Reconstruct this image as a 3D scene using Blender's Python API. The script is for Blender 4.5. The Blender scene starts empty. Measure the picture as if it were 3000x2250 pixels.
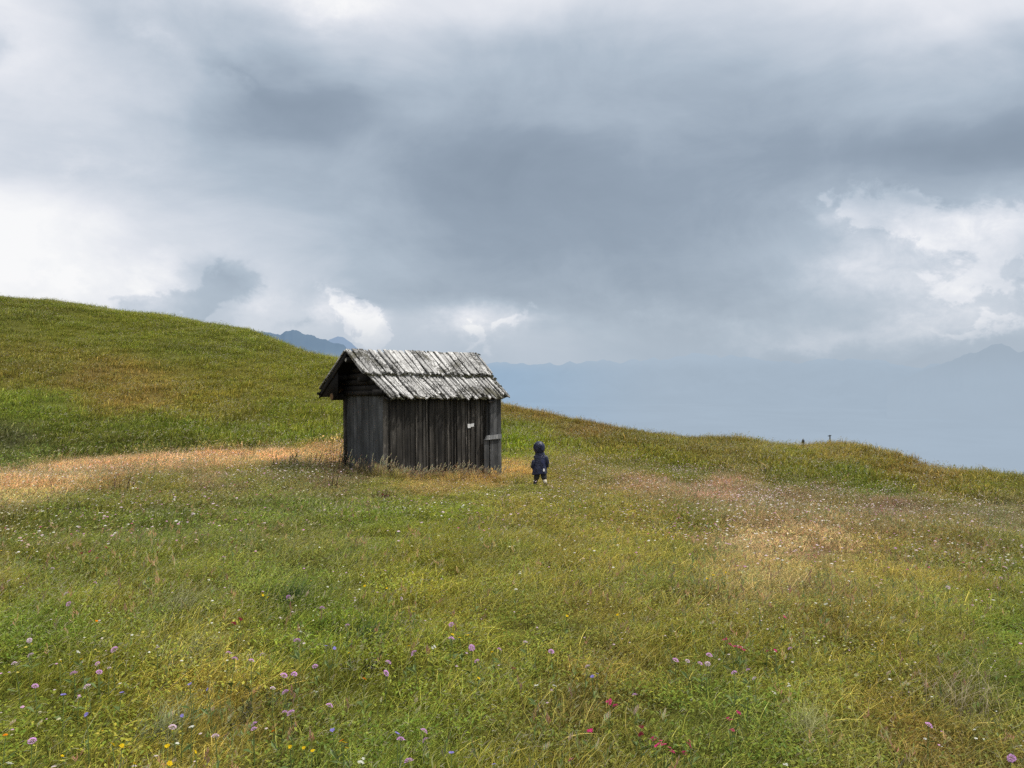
import bpy, math, random
import numpy as np
from mathutils import Matrix, Vector

R = math.radians
rng = np.random.default_rng(7)
random.seed(7)
scene = bpy.context.scene
COL = scene.collection
F, CX, CY, HOR = 2450.0, 1500.0, 1125.0, 1040.0
PITCH = math.atan((CY - HOR) / F)
EYE = 1.6

# ------------------------------------------------------------------ helpers
def lin(c):
    c = np.asarray(c, float) / 255.0
    return np.where(c <= 0.04045, c / 12.92, ((c + 0.055) / 1.055) ** 2.4)

def tag(o, label=None, cat=None, group=None, kind=None):
    if label: o['label'] = label
    if cat: o['category'] = cat
    if group: o['group'] = group
    if kind: o['kind'] = kind
    return o

def empty(name, loc=(0, 0, 0), rz=0.0):
    o = bpy.data.objects.new(name, None)
    COL.objects.link(o)
    o.empty_display_size = 0.1
    o.location = loc
    o.rotation_euler = (0, 0, rz)
    return o

class MB:
    """collects vertices, faces and a per-vertex colour, then links ONE mesh object"""
    def __init__(s):
        s.v = []; s.f = []; s.c = []
    def add(s, vs, fs, col=(1, 1, 1, 1)):
        b = len(s.v)
        s.v.extend([tuple(v) for v in vs])
        s.f.extend([tuple(b + i for i in f) for f in fs])
        if np.ndim(col) == 1:
            s.c.extend([tuple(col)] * len(vs))
        else:
            s.c.extend([tuple(c) for c in col])
    def hexa(s, p, col=(1, 1, 1, 1)):
        # p: 8 points, bottom 0-3 (ccw), top 4-7
        s.add(p, [(3, 2, 1, 0), (4, 5, 6, 7), (0, 1, 5, 4), (1, 2, 6, 5), (2, 3, 7, 6), (3, 0, 4, 7)], col)
    def box(s, x0, x1, y0, y1, z0, z1, col=(1, 1, 1, 1)):
        s.hexa([(x0, y0, z0), (x1, y0, z0), (x1, y1, z0), (x0, y1, z0), (x0, y0, z1), (x1, y0, z1), (x1, y1, z1), (x0, y1, z1)], col)
    def tube(s, pts, rad, n=8, col=(1, 1, 1, 1), caps=True, sq=1.0):
        pts = [Vector(p) for p in pts]
        if np.ndim(rad) == 0: rad = [rad] * len(pts)
        vs = []
        for i, p in enumerate(pts):
            a = pts[max(i - 1, 0)]; b = pts[min(i + 1, len(pts) - 1)]
            d = (b - a).normalized()
            h = Vector((0, 0, 1)) if abs(d.z) < 0.9 else Vector((1, 0, 0))
            u = d.cross(h).normalized(); w = d.cross(u).normalized()
            for k in range(n):
                t = 2 * math.pi * k / n
                vs.append(p + u * math.cos(t) * rad[i] + w * math.sin(t) * rad[i] * sq)
        fs = []
        for i in range(len(pts) - 1):
            for k in range(n):
                fs.append((i * n + k, i * n + (k + 1) % n, (i + 1) * n + (k + 1) % n, (i + 1) * n + k))
        if caps:
            fs.append(tuple(range(n - 1, -1, -1)))
            fs.append(tuple((len(pts) - 1) * n + k for k in range(n)))
        s.add(vs, fs, col)
    def loft(s, rings, col=(1, 1, 1, 1), n=20, caps=True):
        # rings: (cx, cy, cz, rx, ry)
        vs = []
        for (cx, cy, cz, rx, ry) in rings:
            for k in range(n):
                t = 2 * math.pi * k / n
                vs.append((cx + rx * math.cos(t), cy + ry * math.sin(t), cz))
        fs = []
        for i in range(len(rings) - 1):
            for k in range(n):
                fs.append((i * n + k, i * n + (k + 1) % n, (i + 1) * n + (k + 1) % n, (i + 1) * n + k))
        if caps:
            fs.append(tuple(range(n - 1, -1, -1)))
            fs.append(tuple((len(rings) - 1) * n + k for k in range(n)))
        s.add(vs, fs, col)
    def mesh(s, name, mat=None, smooth=False):
        me = bpy.data.meshes.new(name)
        me.from_pydata(s.v, [], s.f)
        a = me.color_attributes.new('tone', 'FLOAT_COLOR', 'POINT')
        a.data.foreach_set('color', np.array(s.c, dtype=np.float32).ravel())
        if mat: me.materials.append(mat)
        if smooth: me.polygons.foreach_set('use_smooth', [True] * len(me.polygons))
        me.update()
        return me
    def build(s, name, mat, parent=None, smooth=False, loc=(0, 0, 0)):
        o = bpy.data.objects.new(name, s.mesh(name, mat, smooth))
        COL.objects.link(o)
        o.location = loc
        if parent: o.parent = parent
        return o

# ---- value noise
_tab = np.random.default_rng(3).random((256, 256))
def vnoise(x, y):
    xi = np.floor(x).astype(int); yi = np.floor(y).astype(int)
    fx = x - xi; fy = y - yi
    fx = fx * fx * (3 - 2 * fx); fy = fy * fy * (3 - 2 * fy)
    a = _tab[xi % 256, yi % 256]; b = _tab[(xi + 1) % 256, yi % 256]
    c = _tab[xi % 256, (yi + 1) % 256]; d = _tab[(xi + 1) % 256, (yi + 1) % 256]
    return (a * (1 - fx) + b * fx) * (1 - fy) + (c * (1 - fx) + d * fx) * fy - 0.5
def fbm(x, y, o=4, g=0.5):
    r = 0; a = 1.0; s = 1.0
    for i in range(o):
        r = r + a * vnoise(x * s + 17.3 * i, y * s + 5.1 * i); a *= g; s *= 2.03
    return r

# ------------------------------------------------------------------ node helpers
class NT:
    def __init__(s, tree):
        s.t = tree; s.n = tree.nodes; s.l = tree.links
    def node(s, kind, inputs=None, **props):
        nd = s.n.new(kind)
        for k, v in props.items(): setattr(nd, k, v)
        if inputs:
            for k, v in inputs.items():
                if hasattr(v, 'is_output'): s.l.new(v, nd.inputs[k])
                else: nd.inputs[k].default_value = v
        return nd
    def math(s, op, a, b=None, c=None, clamp=False):
        nd = s.n.new('ShaderNodeMath'); nd.operation = op; nd.use_clamp = clamp
        for i, v in enumerate((a, b, c)):
            if v is None: continue
            if hasattr(v, 'is_output'): s.l.new(v, nd.inputs[i])
            else: nd.inputs[i].default_value = v
        return nd.outputs[0]
    def mix(s, fac, a, b, blend='MIX'):
        nd = s.n.new('ShaderNodeMix'); nd.data_type = 'RGBA'; nd.blend_type = blend
        for i, v in ((0, fac), (6, a), (7, b)):
            if hasattr(v, 'is_output'): s.l.new(v, nd.inputs[i])
            elif i == 0: nd.inputs[i].default_value = v
            else: nd.inputs[i].default_value = (*v[:3], 1)
        return nd.outputs[2]
    def ramp(s, fac, stops, interp='LINEAR'):
        nd = s.n.new('ShaderNodeValToRGB'); cr = nd.color_ramp; cr.interpolation = interp
        while len(cr.elements) < len(stops): cr.elements.new(0.5)
        for e, (p, c) in zip(cr.elements, stops):
            e.position = p
            e.color = (*c[:3], 1) if np.ndim(c) else (c, c, c, 1)
        s.l.new(fac, nd.inputs[0])
        return nd.outputs[0]
    def noise(s, vec, scale, detail=4, rough=0.5, dist=0.0):
        nd = s.n.new('ShaderNodeTexNoise')
        nd.inputs['Scale'].default_value = scale; nd.inputs['Detail'].default_value = detail
        nd.inputs['Roughness'].default_value = rough; nd.inputs['Distortion'].default_value = dist
        if vec is not None: s.l.new(vec, nd.inputs['Vector'])
        return nd
    def maprange(s, v, a, b, c, d, kind='LINEAR'):
        nd = s.n.new('ShaderNodeMapRange'); nd.interpolation_type = kind
        s.l.new(v, nd.inputs[0])
        for i, x in enumerate((a, b, c, d)): nd.inputs[i + 1].default_value = x
        return nd.outputs[0]
    def mapping(s, vec, loc=(0, 0, 0), rot=(0, 0, 0), sc=(1, 1, 1), kind='POINT'):
        nd = s.n.new('ShaderNodeMapping'); nd.vector_type = kind
        s.l.new(vec, nd.inputs[0])
        nd.inputs[1].default_value = loc; nd.inputs[2].default_value = rot; nd.inputs[3].default_value = sc
        return nd.outputs[0]

def material(name):
    m = bpy.data.materials.new(name); m.use_nodes = True
    m.node_tree.nodes.clear()
    t = NT(m.node_tree)
    out = t.n.new('ShaderNodeOutputMaterial')
    return m, t, out

def attr(t, name, kind='GEOMETRY'):
    nd = t.n.new('ShaderNodeAttribute'); nd.attribute_name = name; nd.attribute_type = kind
    return nd

def principled(t, out, base, rough=0.8, bump=None, bstr=0.3, bdist=0.01, spec=0.3, **kw):
    p = t.n.new('ShaderNodeBsdfPrincipled')
    if hasattr(base, 'is_output'): t.l.new(base, p.inputs['Base Color'])
    else: p.inputs['Base Color'].default_value = (*base[:3], 1)
    if hasattr(rough, 'is_output'): t.l.new(rough, p.inputs['Roughness'])
    else: p.inputs['Roughness'].default_value = rough
    p.inputs['Specular IOR Level'].default_value = spec
    if bump is not None:
        b = t.n.new('ShaderNodeBump'); b.inputs['Strength'].default_value = bstr; b.inputs['Distance'].default_value = bdist
        t.l.new(bump, b.inputs['Height']); t.l.new(b.outputs[0], p.inputs['Normal'])
    t.l.new(p.outputs[0], out.inputs[0])
    return p

# ------------------------------------------------------------------ camera
cam = bpy.data.cameras.new('camera')
cam.sensor_width = 36.0
cam.lens = 36.0 * F / 3000.0
cam.clip_start = 0.05; cam.clip_end = 90000
co = bpy.data.objects.new('camera', cam); COL.objects.link(co)
co.location = (0, 0, EYE); co.rotation_euler = (math.pi / 2 - PITCH, 0, 0)
scene.camera = co

# ------------------------------------------------------------------ terrain
def px_ray(px, py):
    a = (np.asarray(px, float) - CX) / F; b = (CY - np.asarray(py, float)) / F
    return a, math.cos(PITCH) + b * math.sin(PITCH), -math.sin(PITCH) + b * math.cos(PITCH)
def px_az(px, py): x, y, z = px_ray(px, py); return np.arctan2(x, y)
def px_slope(px, py): x, y, z = px_ray(px, py); return -z / np.hypot(x, y)
def to_px(x, y, z):
    Z = z - EYE
    d = np.maximum(y * math.cos(PITCH) - Z * math.sin(PITCH), 1e-3)
    up = y * math.sin(PITCH) + Z * math.cos(PITCH)
    return CX + F * x / d, CY - F * up / d

SKY = [(-900, 800), (-400, 825), (0, 874), (176, 894), (330, 918), (495, 938), (620, 958), (746, 988), (880, 1027), (1003, 1062), (1250, 1130), (1471, 1206),
       (1573, 1227), (1695, 1254), (1800, 1272), (1898, 1286), (2034, 1300), (2100, 1298), (2180, 1300), (2305, 1318), (2360, 1322), (2441, 1318),
       (2509, 1325), (2644, 1353), (2726, 1381), (2780, 1391), (2830, 1388), (2915, 1396), (3000, 1408), (3300, 1440), (3900, 1500)]
az_s = np.array([px_az(*p) for p in SKY]); sl_s = np.array([px_slope(*p) for p in SKY])
AZ = np.concatenate([[-math.pi], np.linspace(-1.3, 1.3, 521), [math.pi]])
def kinterp(a, xs, ys):
    return np.interp(a, xs, ys)
def smooth(arr, n):
    k = np.hanning(n + 2)[1:-1]; k /= k.sum()
    p = np.pad(arr, n, mode='edge')
    return np.convolve(p, k, 'same')[n:-n]
kp = np.array([-1500, 0, 500, 1000, 1500, 2000, 2500, 3000, 4500.]); kaz = np.arctan((kp - CX) / F)
def par(vals, n=31): return smooth(np.interp(AZ, kaz, vals), n)
e9 = par([1.60, 1.72, 1.76, 1.84, 1.92, 2.0, 2.06, 2.12, 2.3])
e16 = par([1.85, 2.08, 2.16, 2.28, 2.52, 2.66, 2.82, 2.98, 3.4])
rf = par([24, 21, 21, 21.5, 21.5, 20, 19, 18.5, 18])
ef = par([2.5, 2.60, 2.52, 2.48, 2.72, 3.02, 3.20, 3.42, 4.0])
Rs = par([75, 70, 66, 56, 46, 43, 41, 38, 36])
ss = smooth(np.interp(AZ, az_s, sl_s), 5)
NR = 420
RG = np.concatenate([np.linspace(0, 30, 240, endpoint=False), np.linspace(30, 140, 180)])
TE = np.zeros((len(AZ), len(RG)))
for i in range(len(AZ)):
    k_r = np.array([0, 3.2, 9, 16, rf[i]]); k_e = np.array([1.6, 1.6 + (e9[i] - 1.6) * 0.15, e9[i], e16[i], ef[i]])
    # cubic hermite with finite-difference tangents
    m = np.gradient(k_e, k_r); m[0] = 0; m[-1] = (k_e[-1] - k_e[-2]) / (k_r[-1] - k_r[-2]) * 0.3
    r0, r1, y0, y1 = rf[i], Rs[i], ef[i], ss[i] * Rs[i]
    for j, r in enumerate(RG):
        if r < r0:
            s_ = np.searchsorted(k_r, r, side='right') - 1
            h = k_r[s_ + 1] - k_r[s_]; t = (r - k_r[s_]) / h; ya, yb, ma, mb = k_e[s_], k_e[s_ + 1], m[s_] * h, m[s_ + 1] * h
        elif r < r1:
            h = r1 - r0; t = (r - r0) / h; ya, yb, ma, mb = y0, y1, m[-1] * h, ss[i] * h
        else:
            d = r - r1
            TE[i, j] = y1 + ss[i] * d + (0.012 * d * d if d < 25 else 7.5 + 0.6 * (d - 25)); continue
        TE[i, j] = ya * (2 * t**3 - 3 * t**2 + 1) + ma * (t**3 - 2 * t**2 + t) + yb * (3 * t**2 - 2 * t**3) + mb * (t**3 - t**2)

def ground(x, y):
    x = np.asarray(x, float); y = np.asarray(y, float)
    az = np.arctan2(x, y); r = np.minimum(np.hypot(x, y), 139.0)
    ia = np.clip(np.searchsorted(AZ, az, side='right') - 1, 0, len(AZ) - 2)
    ta = (az - AZ[ia]) / (AZ[ia + 1] - AZ[ia])
    ir = np.clip(np.searchsorted(RG, r, side='right') - 1, 0, len(RG) - 2)
    tr = (r - RG[ir]) / (RG[ir + 1] - RG[ir])
    e = (TE[ia, ir] * (1 - tr) + TE[ia, ir + 1] * tr) * (1 - ta) + (TE[ia + 1, ir] * (1 - tr) + TE[ia + 1, ir + 1] * tr) * ta
    amp = np.clip((r - 1) / 12, 0, 1) * 0.07 + np.clip((r - 24) / 20, 0, 1) * 0.42
    return EYE - e + amp * fbm(x * 0.22 + 40, y * 0.22 + 40, 3) * (1.0) + 0.05 * fbm(x * 1.1, y * 1.1, 3)

def gpoint(px, py, h=0.0):
    """the point of the meadow, or h above it, in the direction of a photo pixel"""
    vx, vy, vz = px_ray(px, py)
    t = np.linspace(2, 80, 3000)
    zz = EYE + vz * t - h - ground(vx * t, vy * t)
    k = int(np.argmax(zz < 0)) if (zz < 0).any() else len(t) - 1
    return float(vx * t[k]), float(vy * t[k])

# ------------------------------------------------------------------ colour of the vegetation, by place
CM = np.array([
 (50,900,93,102,44),(300,950,92,101,40),(600,1010,92,101,42),(900,1080,98,104,40),(100,1080,98,98,45),(300,1100,106,98,50),(700,1120,103,104,44),
 (100,1180,90,103,42),(600,1200,105,105,48),(400,1160,108,100,50),(900,1200,100,108,42),(200,1250,80,92,35),(500,1255,75,92,30),(900,1260,95,107,38),
 (30,1275,62,82,45),(0,1335,68,85,40),(200,1312,70,88,35),(500,1290,78,95,35),(900,1282,92,105,40),(350,1298,76,92,36),(700,1283,88,100,38),
 (0,1390,176,152,102),(200,1360,170,147,98),(500,1340,176,151,101),(800,1322,168,143,94),(950,1310,163,140,89),(50,1430,168,148,94),(350,1350,174,149,99),(650,1330,172,147,98),(120,1400,170,148,96),(300,1400,150,130,78),
 (850,1375,88,85,55),(600,1390,134,121,80),(980,1390,94,84,66),(450,1420,115,112,60),(1100,1430,108,110,56),(1300,1400,138,120,76),(1450,1392,158,136,86),
 (1510,1360,170,145,95),(1600,1370,128,122,68),(1500,1250,96,106,42),(1550,1215,110,100,50),(1480,1300,96,108,42),(1650,1300,105,110,45),(1700,1360,120,116,60),(1560,1310,100,108,44),
 (1700,1265,110,100,50),(1800,1290,104,101,48),(1900,1340,108,110,48),(2100,1310,108,104,52),(2300,1340,105,105,48),(2500,1380,92,102,45),(2450,1330,112,105,52),(2600,1370,106,102,50),
 (2700,1400,112,104,54),(2300,1400,95,100,45),(2600,1430,94,103,42),(2850,1420,110,108,52),(2980,1420,96,98,48),(2000,1380,108,110,48),
 (1900,1412,141,123,86),(2100,1418,148,127,95),(2300,1442,124,113,79),(2600,1465,125,110,80),(2900,1495,120,115,85),
 (1300,1480,112,122,48),(1100,1480,100,116,48),(1600,1450,128,125,62),(1800,1480,125,125,60),(2000,1500,120,118,60),(2200,1560,148,134,91),(2400,1550,144,128,86),
 (2500,1620,135,125,65),(2000,1600,125,125,60),(2800,1560,120,112,60),(2900,1650,110,115,50),(200,1490,100,112,55),(500,1500,98,116,60),(800,1480,103,115,60),
 (100,1600,104,106,48),(500,1600,100,110,50),(900,1580,108,115,60),(1200,1650,120,122,50),(1500,1700,110,115,55),(200,1800,85,107,42),(500,1800,130,132,65),
 (560,1950,132,126,60),(300,1950,116,115,50),(850,1760,86,102,40),(1000,1850,105,116,40),(1080,1900,72,90,36),(1300,1800,116,118,48),(1500,1900,105,112,45),
 (1700,1950,116,110,55),(2000,1900,115,115,50),(2300,1900,112,110,50),(2600,1900,115,112,50),(2800,1950,92,102,46),(2950,1850,102,120,40),(2700,2100,126,115,65),
 (100,2100,98,110,45),(400,2150,122,120,60),(750,2060,72,74,45),(900,2150,88,106,44),(1200,2100,93,112,45),(1500,2150,105,110,50),(1800,2000,112,105,55),
 (2100,2050,86,111,48),(2300,2150,98,106,50),(2600,2180,100,105,50),(2900,2150,102,100,55),(1100,2200,92,110,45),
 (100,1470,104,112,55),(300,1450,106,112,56),(500,1405,115,115,60),(700,1385,112,110,62),
 (1300,1435,108,116,52),(1450,1428,112,116,54),(1550,1425,120,120,60)], float)
CK = np.array([[1.0,0.91,0.75],[1.22,1.11,0.73],[1.14,1.07,0.77],[1.15,1.04,0.68],[1.29,1.1,0.97],[1.39,1.14,1.04],[1.16,1.01,0.78],[1.32,1.29,0.91],[1.23,1.07,0.91],[1.54,1.27,1.26],[1.05,0.98,0.63],[0.75,0.79,0.48],[1.0,1.26,0.5],[1.0,0.91,0.56],[0.65,1.17,0.86],[1.06,1.47,1.09],[0.54,0.84,0.42],[0.57,0.85,0.42],[0.88,0.97,0.55],[0.53,0.77,0.42],[0.85,0.9,0.5],[0.91,0.75,0.83],[1.15,0.98,1.21],[1.22,1.01,1.27],[1.39,1.2,1.48],[1.39,1.15,1.32],[1.03,0.98,1.16],[1.15,0.98,1.19],[1.29,1.07,1.22],[1.0,0.85,1.01],[0.77,0.67,0.72],[1.05,0.94,0.74],[1.0,0.84,0.97],[1.05,0.94,0.74],[1.1,0.91,0.85],[1.05,0.94,0.74],[1.05,0.94,0.74],[1.05,0.94,0.74],[1.05,0.94,0.74],[1.05,0.94,0.74],[0.91,0.9,0.45],[1.19,0.97,0.95],[1.28,1.45,0.42],[1.07,0.97,0.77],[1.11,0.94,0.7],[1.7,1.57,0.46],[0.95,0.74,0.76],[1.01,0.82,0.7],[0.95,0.83,0.53],[0.98,0.81,0.83],[1.08,0.94,0.69],[0.88,0.89,0.58],[1.17,0.98,0.97],[1.3,0.93,0.83],[1.19,0.93,0.94],[1.01,0.91,0.57],[1.03,1.12,0.42],[1.0,0.86,0.61],[1.08,0.92,0.74],[0.8,0.74,0.42],[1.14,0.92,1.01],[1.14,0.91,1.08],[1.06,0.86,0.98],[1.09,0.83,1.01],[0.92,0.79,0.98],[0.96,0.91,0.46],[0.69,0.84,0.42],[0.97,0.82,0.6],[1.24,1.01,0.83],[1.11,0.93,0.7],[1.38,1.11,1.34],[1.19,0.99,1.13],[1.03,0.9,0.6],[0.92,0.79,0.6],[1.08,0.83,0.6],[0.95,0.97,0.42],[0.7,0.85,0.63],[0.66,0.79,0.6],[0.67,0.76,0.64],[0.88,0.82,0.48],[0.76,0.83,0.55],[0.75,0.7,0.75],[1.33,1.1,0.79],[0.94,0.89,0.85],[0.75,1.08,0.63],[1.46,1.23,1.02],[1.85,1.44,1.53],[1.06,1.11,0.42],[1.12,1.68,0.51],[1.25,1.12,0.42],[0.53,0.47,0.45],[1.09,0.98,0.75],[0.72,0.7,0.43],[0.76,0.68,0.61],[0.96,0.81,0.53],[1.42,1.26,0.68],[1.32,1.24,1.01],[0.62,0.7,0.5],[0.67,0.83,0.42],[1.76,1.2,1.01],[1.13,1.12,0.84],[1.32,1.03,0.95],[0.53,0.47,0.69],[0.74,1.57,0.61],[1.11,1.24,0.89],[1.12,0.98,0.78],[1.11,0.82,0.95],[0.66,1.06,0.77],[1.08,0.98,0.88],[0.88,0.79,0.68],[1.16,1.02,1.13],[0.82,0.92,0.63],[0.76,0.81,0.52],[0.98,0.91,0.68],[1.07,0.94,0.77],[0.9,0.81,0.6],[1.05,0.94,0.74],[1.05,0.94,0.74],[1.05,0.94,0.74]])

def veg(x, y, z=None):
    if z is None: z = ground(x, y)
    px, py = to_px(x, y, z + 0.12)
    ok = y > 1.0
    px = np.where(ok, np.clip(px, -400, 3400), 1500); py = np.where(ok, np.clip(py, 850, 2500), 2300)
    # ragged borders
    nx = fbm(x * 0.8 + 9, y * 0.8, 3) * 2; ny = fbm(x * 0.8, y * 0.8 + 31, 3) * 2
    sc = np.clip(6.0 / np.maximum(np.hypot(x, y), 2.0), 0.1, 1.4)
    qx = px + nx * 90 * sc; qy = py + ny * 32 * sc
    num = np.zeros(px.shape + (3,)); den = np.zeros(px.shape)
    sm_ = 900 + 24000 * np.clip((qy - 1450) / 250, 0, 1)
    sy = 1.0 + 2.4 * np.clip((1650 - qy) / 300, 0, 1)
    for c, ck in zip(CM, CK if CK.shape else np.ones((len(CM), 3))):
        d2 = (qx - c[0]) ** 2 + ((qy - c[1]) * sy) ** 2 + sm_
        w = 1.0 / d2 ** 2.2
        num += w[..., None] * (lin(c[2:5]) * ck); den += w
    col = num / den[..., None]
    k_ = (.30 + .18 * np.clip((qy - 1450) / 200, 0, 1))[..., None]
    av = lin([121, 116, 54])
    col[..., 1] = np.minimum(col[..., 1], col[..., 0] * 1.36)
    dryband = np.clip((col[..., 0] / col[..., 1] - 1.25) / .3, 0, 1)[..., None]
    col = col * (1.04 + np.array([0, .03, .14]) * dryband)
    return col * (1 - k_ * (1 - dryband)) + av * k_ * (1 - dryband)

# ------------------------------------------------------------------ meadow ground
def make_ground():
    az = np.concatenate([np.linspace(-math.pi, -0.75, 60, endpoint=False), np.linspace(-0.75, 0.75, 420, endpoint=False), np.linspace(0.75, math.pi, 61)])
    rr = np.concatenate([[0.0], np.geomspace(0.6, 135, 330)])
    A, Q = np.meshgrid(az, rr, indexing='ij')
    X = Q * np.sin(A); Y = Q * np.cos(A); Z = ground(X, Y)
    Z = Z - 0.02
    n, m = A.shape
    V = np.stack([X, Y, Z], -1).reshape(-1, 3)
    idx = np.arange(n * m).reshape(n, m)
    q = np.stack([idx[:-1, :-1], idx[1:, :-1], idx[1:, 1:], idx[:-1, 1:]], -1).reshape(-1, 4)
    q = q[:, ::-1]
    me = bpy.data.meshes.new('meadow_ground')
    me.vertices.add(len(V)); me.vertices.foreach_set('co', V.astype(np.float32).ravel())
    me.loops.add(len(q) * 4); me.loops.foreach_set('vertex_index', q.ravel().astype(np.int32))
    me.polygons.add(len(q)); me.polygons.foreach_set('loop_start', np.arange(len(q), dtype=np.int32) * 4)
    me.update(calc_edges=True); me.validate()
    c = veg(V[:, 0], V[:, 1], V[:, 2])
    a = me.color_attributes.new('tint', 'FLOAT_COLOR', 'POINT')
    a.data.foreach_set('color', np.concatenate([c, np.ones((len(c), 1))], 1).astype(np.float32).ravel())
    me.polygons.foreach_set('use_smooth', [True] * len(me.polygons))
    m_, t, out = material('meadow_soil_and_thatch')
    tc = t.n.new('ShaderNodeTexCoord')
    n1 = t.noise(tc.outputs['Object'], 3.0, 6, 0.65)
    n2 = t.noise(tc.outputs['Object'], 28.0, 5, 0.7)
    at = attr(t, 'tint')
    k = t.math('MULTIPLY', t.maprange(n1.outputs[0], 0.3, 0.7, 0.75, 1.2), t.maprange(n2.outputs[0], 0.3, 0.7, 0.45, 1.35))
    vm = t.node('ShaderNodeVectorMath', {0: at.outputs['Color']}, operation='SCALE'); t.l.new(t.math('MULTIPLY', k, 0.75), vm.inputs['Scale'])
    principled(t, out, vm.outputs[0], 0.95, n2.outputs[0], 0.8, 0.05, spec=0.1)
    me.materials.append(m_)
    o = bpy.data.objects.new('meadow_ground', me); COL.objects.link(o)
    tag(o, kind='structure', label='sloping grass covered alpine meadow ground with hillside rising at left', cat='ground')
make_ground()

# ------------------------------------------------------------------ vegetation instances
def grass_material(name, transl=0.35):
    m, t, out = material(name)
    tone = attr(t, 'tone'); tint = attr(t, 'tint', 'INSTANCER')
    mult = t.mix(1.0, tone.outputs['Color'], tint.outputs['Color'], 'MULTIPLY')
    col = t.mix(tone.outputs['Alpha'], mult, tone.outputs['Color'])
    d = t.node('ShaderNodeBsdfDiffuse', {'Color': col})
    tr = t.node('ShaderNodeBsdfTranslucent', {'Color': col})
    g = t.node('ShaderNodeBsdfGlossy', {'Color': (0.9, 0.95, 1, 1), 'Roughness': 0.42})
    mx = t.node('ShaderNodeMixShader', {0: transl, 1: d.outputs[0], 2: tr.outputs[0]})
    mx2 = t.node('ShaderNodeMixShader', {0: 0.012, 1: mx.outputs[0], 2: g.outputs[0]})
    t.l.new(mx2.outputs[0], out.inputs[0])
    return m
M_grass = grass_material('grass_blades')

def blade(mb, x, y, h, w, lean, ang, col, segs=3, z0=0.0, a=0.0, face=None):
    dx, dy = math.cos(ang), math.sin(ang)
    fa = random.uniform(0, math.pi) if face is None else face
    wx, wy = math.cos(fa) * w / 2, math.sin(fa) * w / 2
    vs = []; cs = []
    for i in range(segs + 1):
        t = i / segs
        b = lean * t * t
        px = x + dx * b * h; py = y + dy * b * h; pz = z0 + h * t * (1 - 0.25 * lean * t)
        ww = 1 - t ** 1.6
        k = 0.30 + 1.08 * t  # deepened thatch tone: shade at the base and lit tips put into the colour
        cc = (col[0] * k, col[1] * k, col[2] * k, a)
        if i < segs:
            vs += [(px - wx * ww, py - wy * ww, pz), (px + wx * ww, py + wy * ww, pz)]; cs += [cc, cc]
        else:
            vs.append((px, py, pz)); cs.append(cc)
    fs = [(2 * i, 2 * i + 1, 2 * i + 3, 2 * i + 2) for i in range(segs - 1)] + [(2 * segs - 2, 2 * segs - 1, 2 * segs)]
    mb.add(vs, fs, cs)

WIND = R(20)
GAIN = 1.95
def tonec(hue, val):
    # multipliers around the local vegetation colour
    base = {'g': (0.84, 1.02, 0.80), 'o': (1.0, 1.0, 0.9), 'y': (1.35, 1.32, 1.15), 's': (1.9, 1.75, 2.0), 'd': (0.5, 0.58, 0.5), 'r': (1.30, 0.90, 1.0)}[hue]
    return tuple(b * val * GAIN for b in base)

def clump(seed, n, rad, h0, h1, w, mixt, lean=(0.15, 0.8), segs=3):
    random.seed(seed)
    mb = MB()
    for i in range(n):
        a = random.uniform(0, 2 * math.pi); r = rad * math.sqrt(random.random())
        x, y = r * math.cos(a), r * math.sin(a)
        h = random.uniform(h0, h1) * (1.0 if random.random() < .85 else 1.25)
        hue = random.choices(list(mixt.keys()), list(mixt.values()))[0]
        col = tonec(hue, random.uniform(0.35, 1.5))
        ang = random.gauss(WIND, 1.1)
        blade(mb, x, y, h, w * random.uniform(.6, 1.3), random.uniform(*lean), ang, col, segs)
    return mb

def dashes(mb, n, rad, z0, z1, ln, w):
    """dry spikelets and bent leaf tips lying across the sward"""
    for i in range(n):
        a = random.uniform(0, 6.28); r = rad * math.sqrt(random.random()); x, y, z = r * math.cos(a), r * math.sin(a), random.uniform(z0, z1)
        q = random.gauss(.5, 1.2); L = ln * random.uniform(.5, 1.3); dx, dy = math.cos(q) * L, math.sin(q) * L; up = random.uniform(-.1, .8) * L
        c = random.choice([(.62, .58, .34), (.66, .60, .42), (.50, .52, .22), (.52, .40, .26), (.60, .62, .30), (.74, .70, .50)]); v = random.uniform(.6, 1.05)
        cc = (c[0] * v, c[1] * v, c[2] * v, .85)
        mb.add([(x, y, z - w), (x + dx * .5, y + dy * .5, z + up * .75 - w * .8), (x + dx, y + dy, z + up), (x + dx * .5, y + dy * .5, z + up * .75 + w * .8), (x, y, z + w)], [(0, 1, 3, 4), (1, 2, 3)], cc)
    return mb

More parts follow.
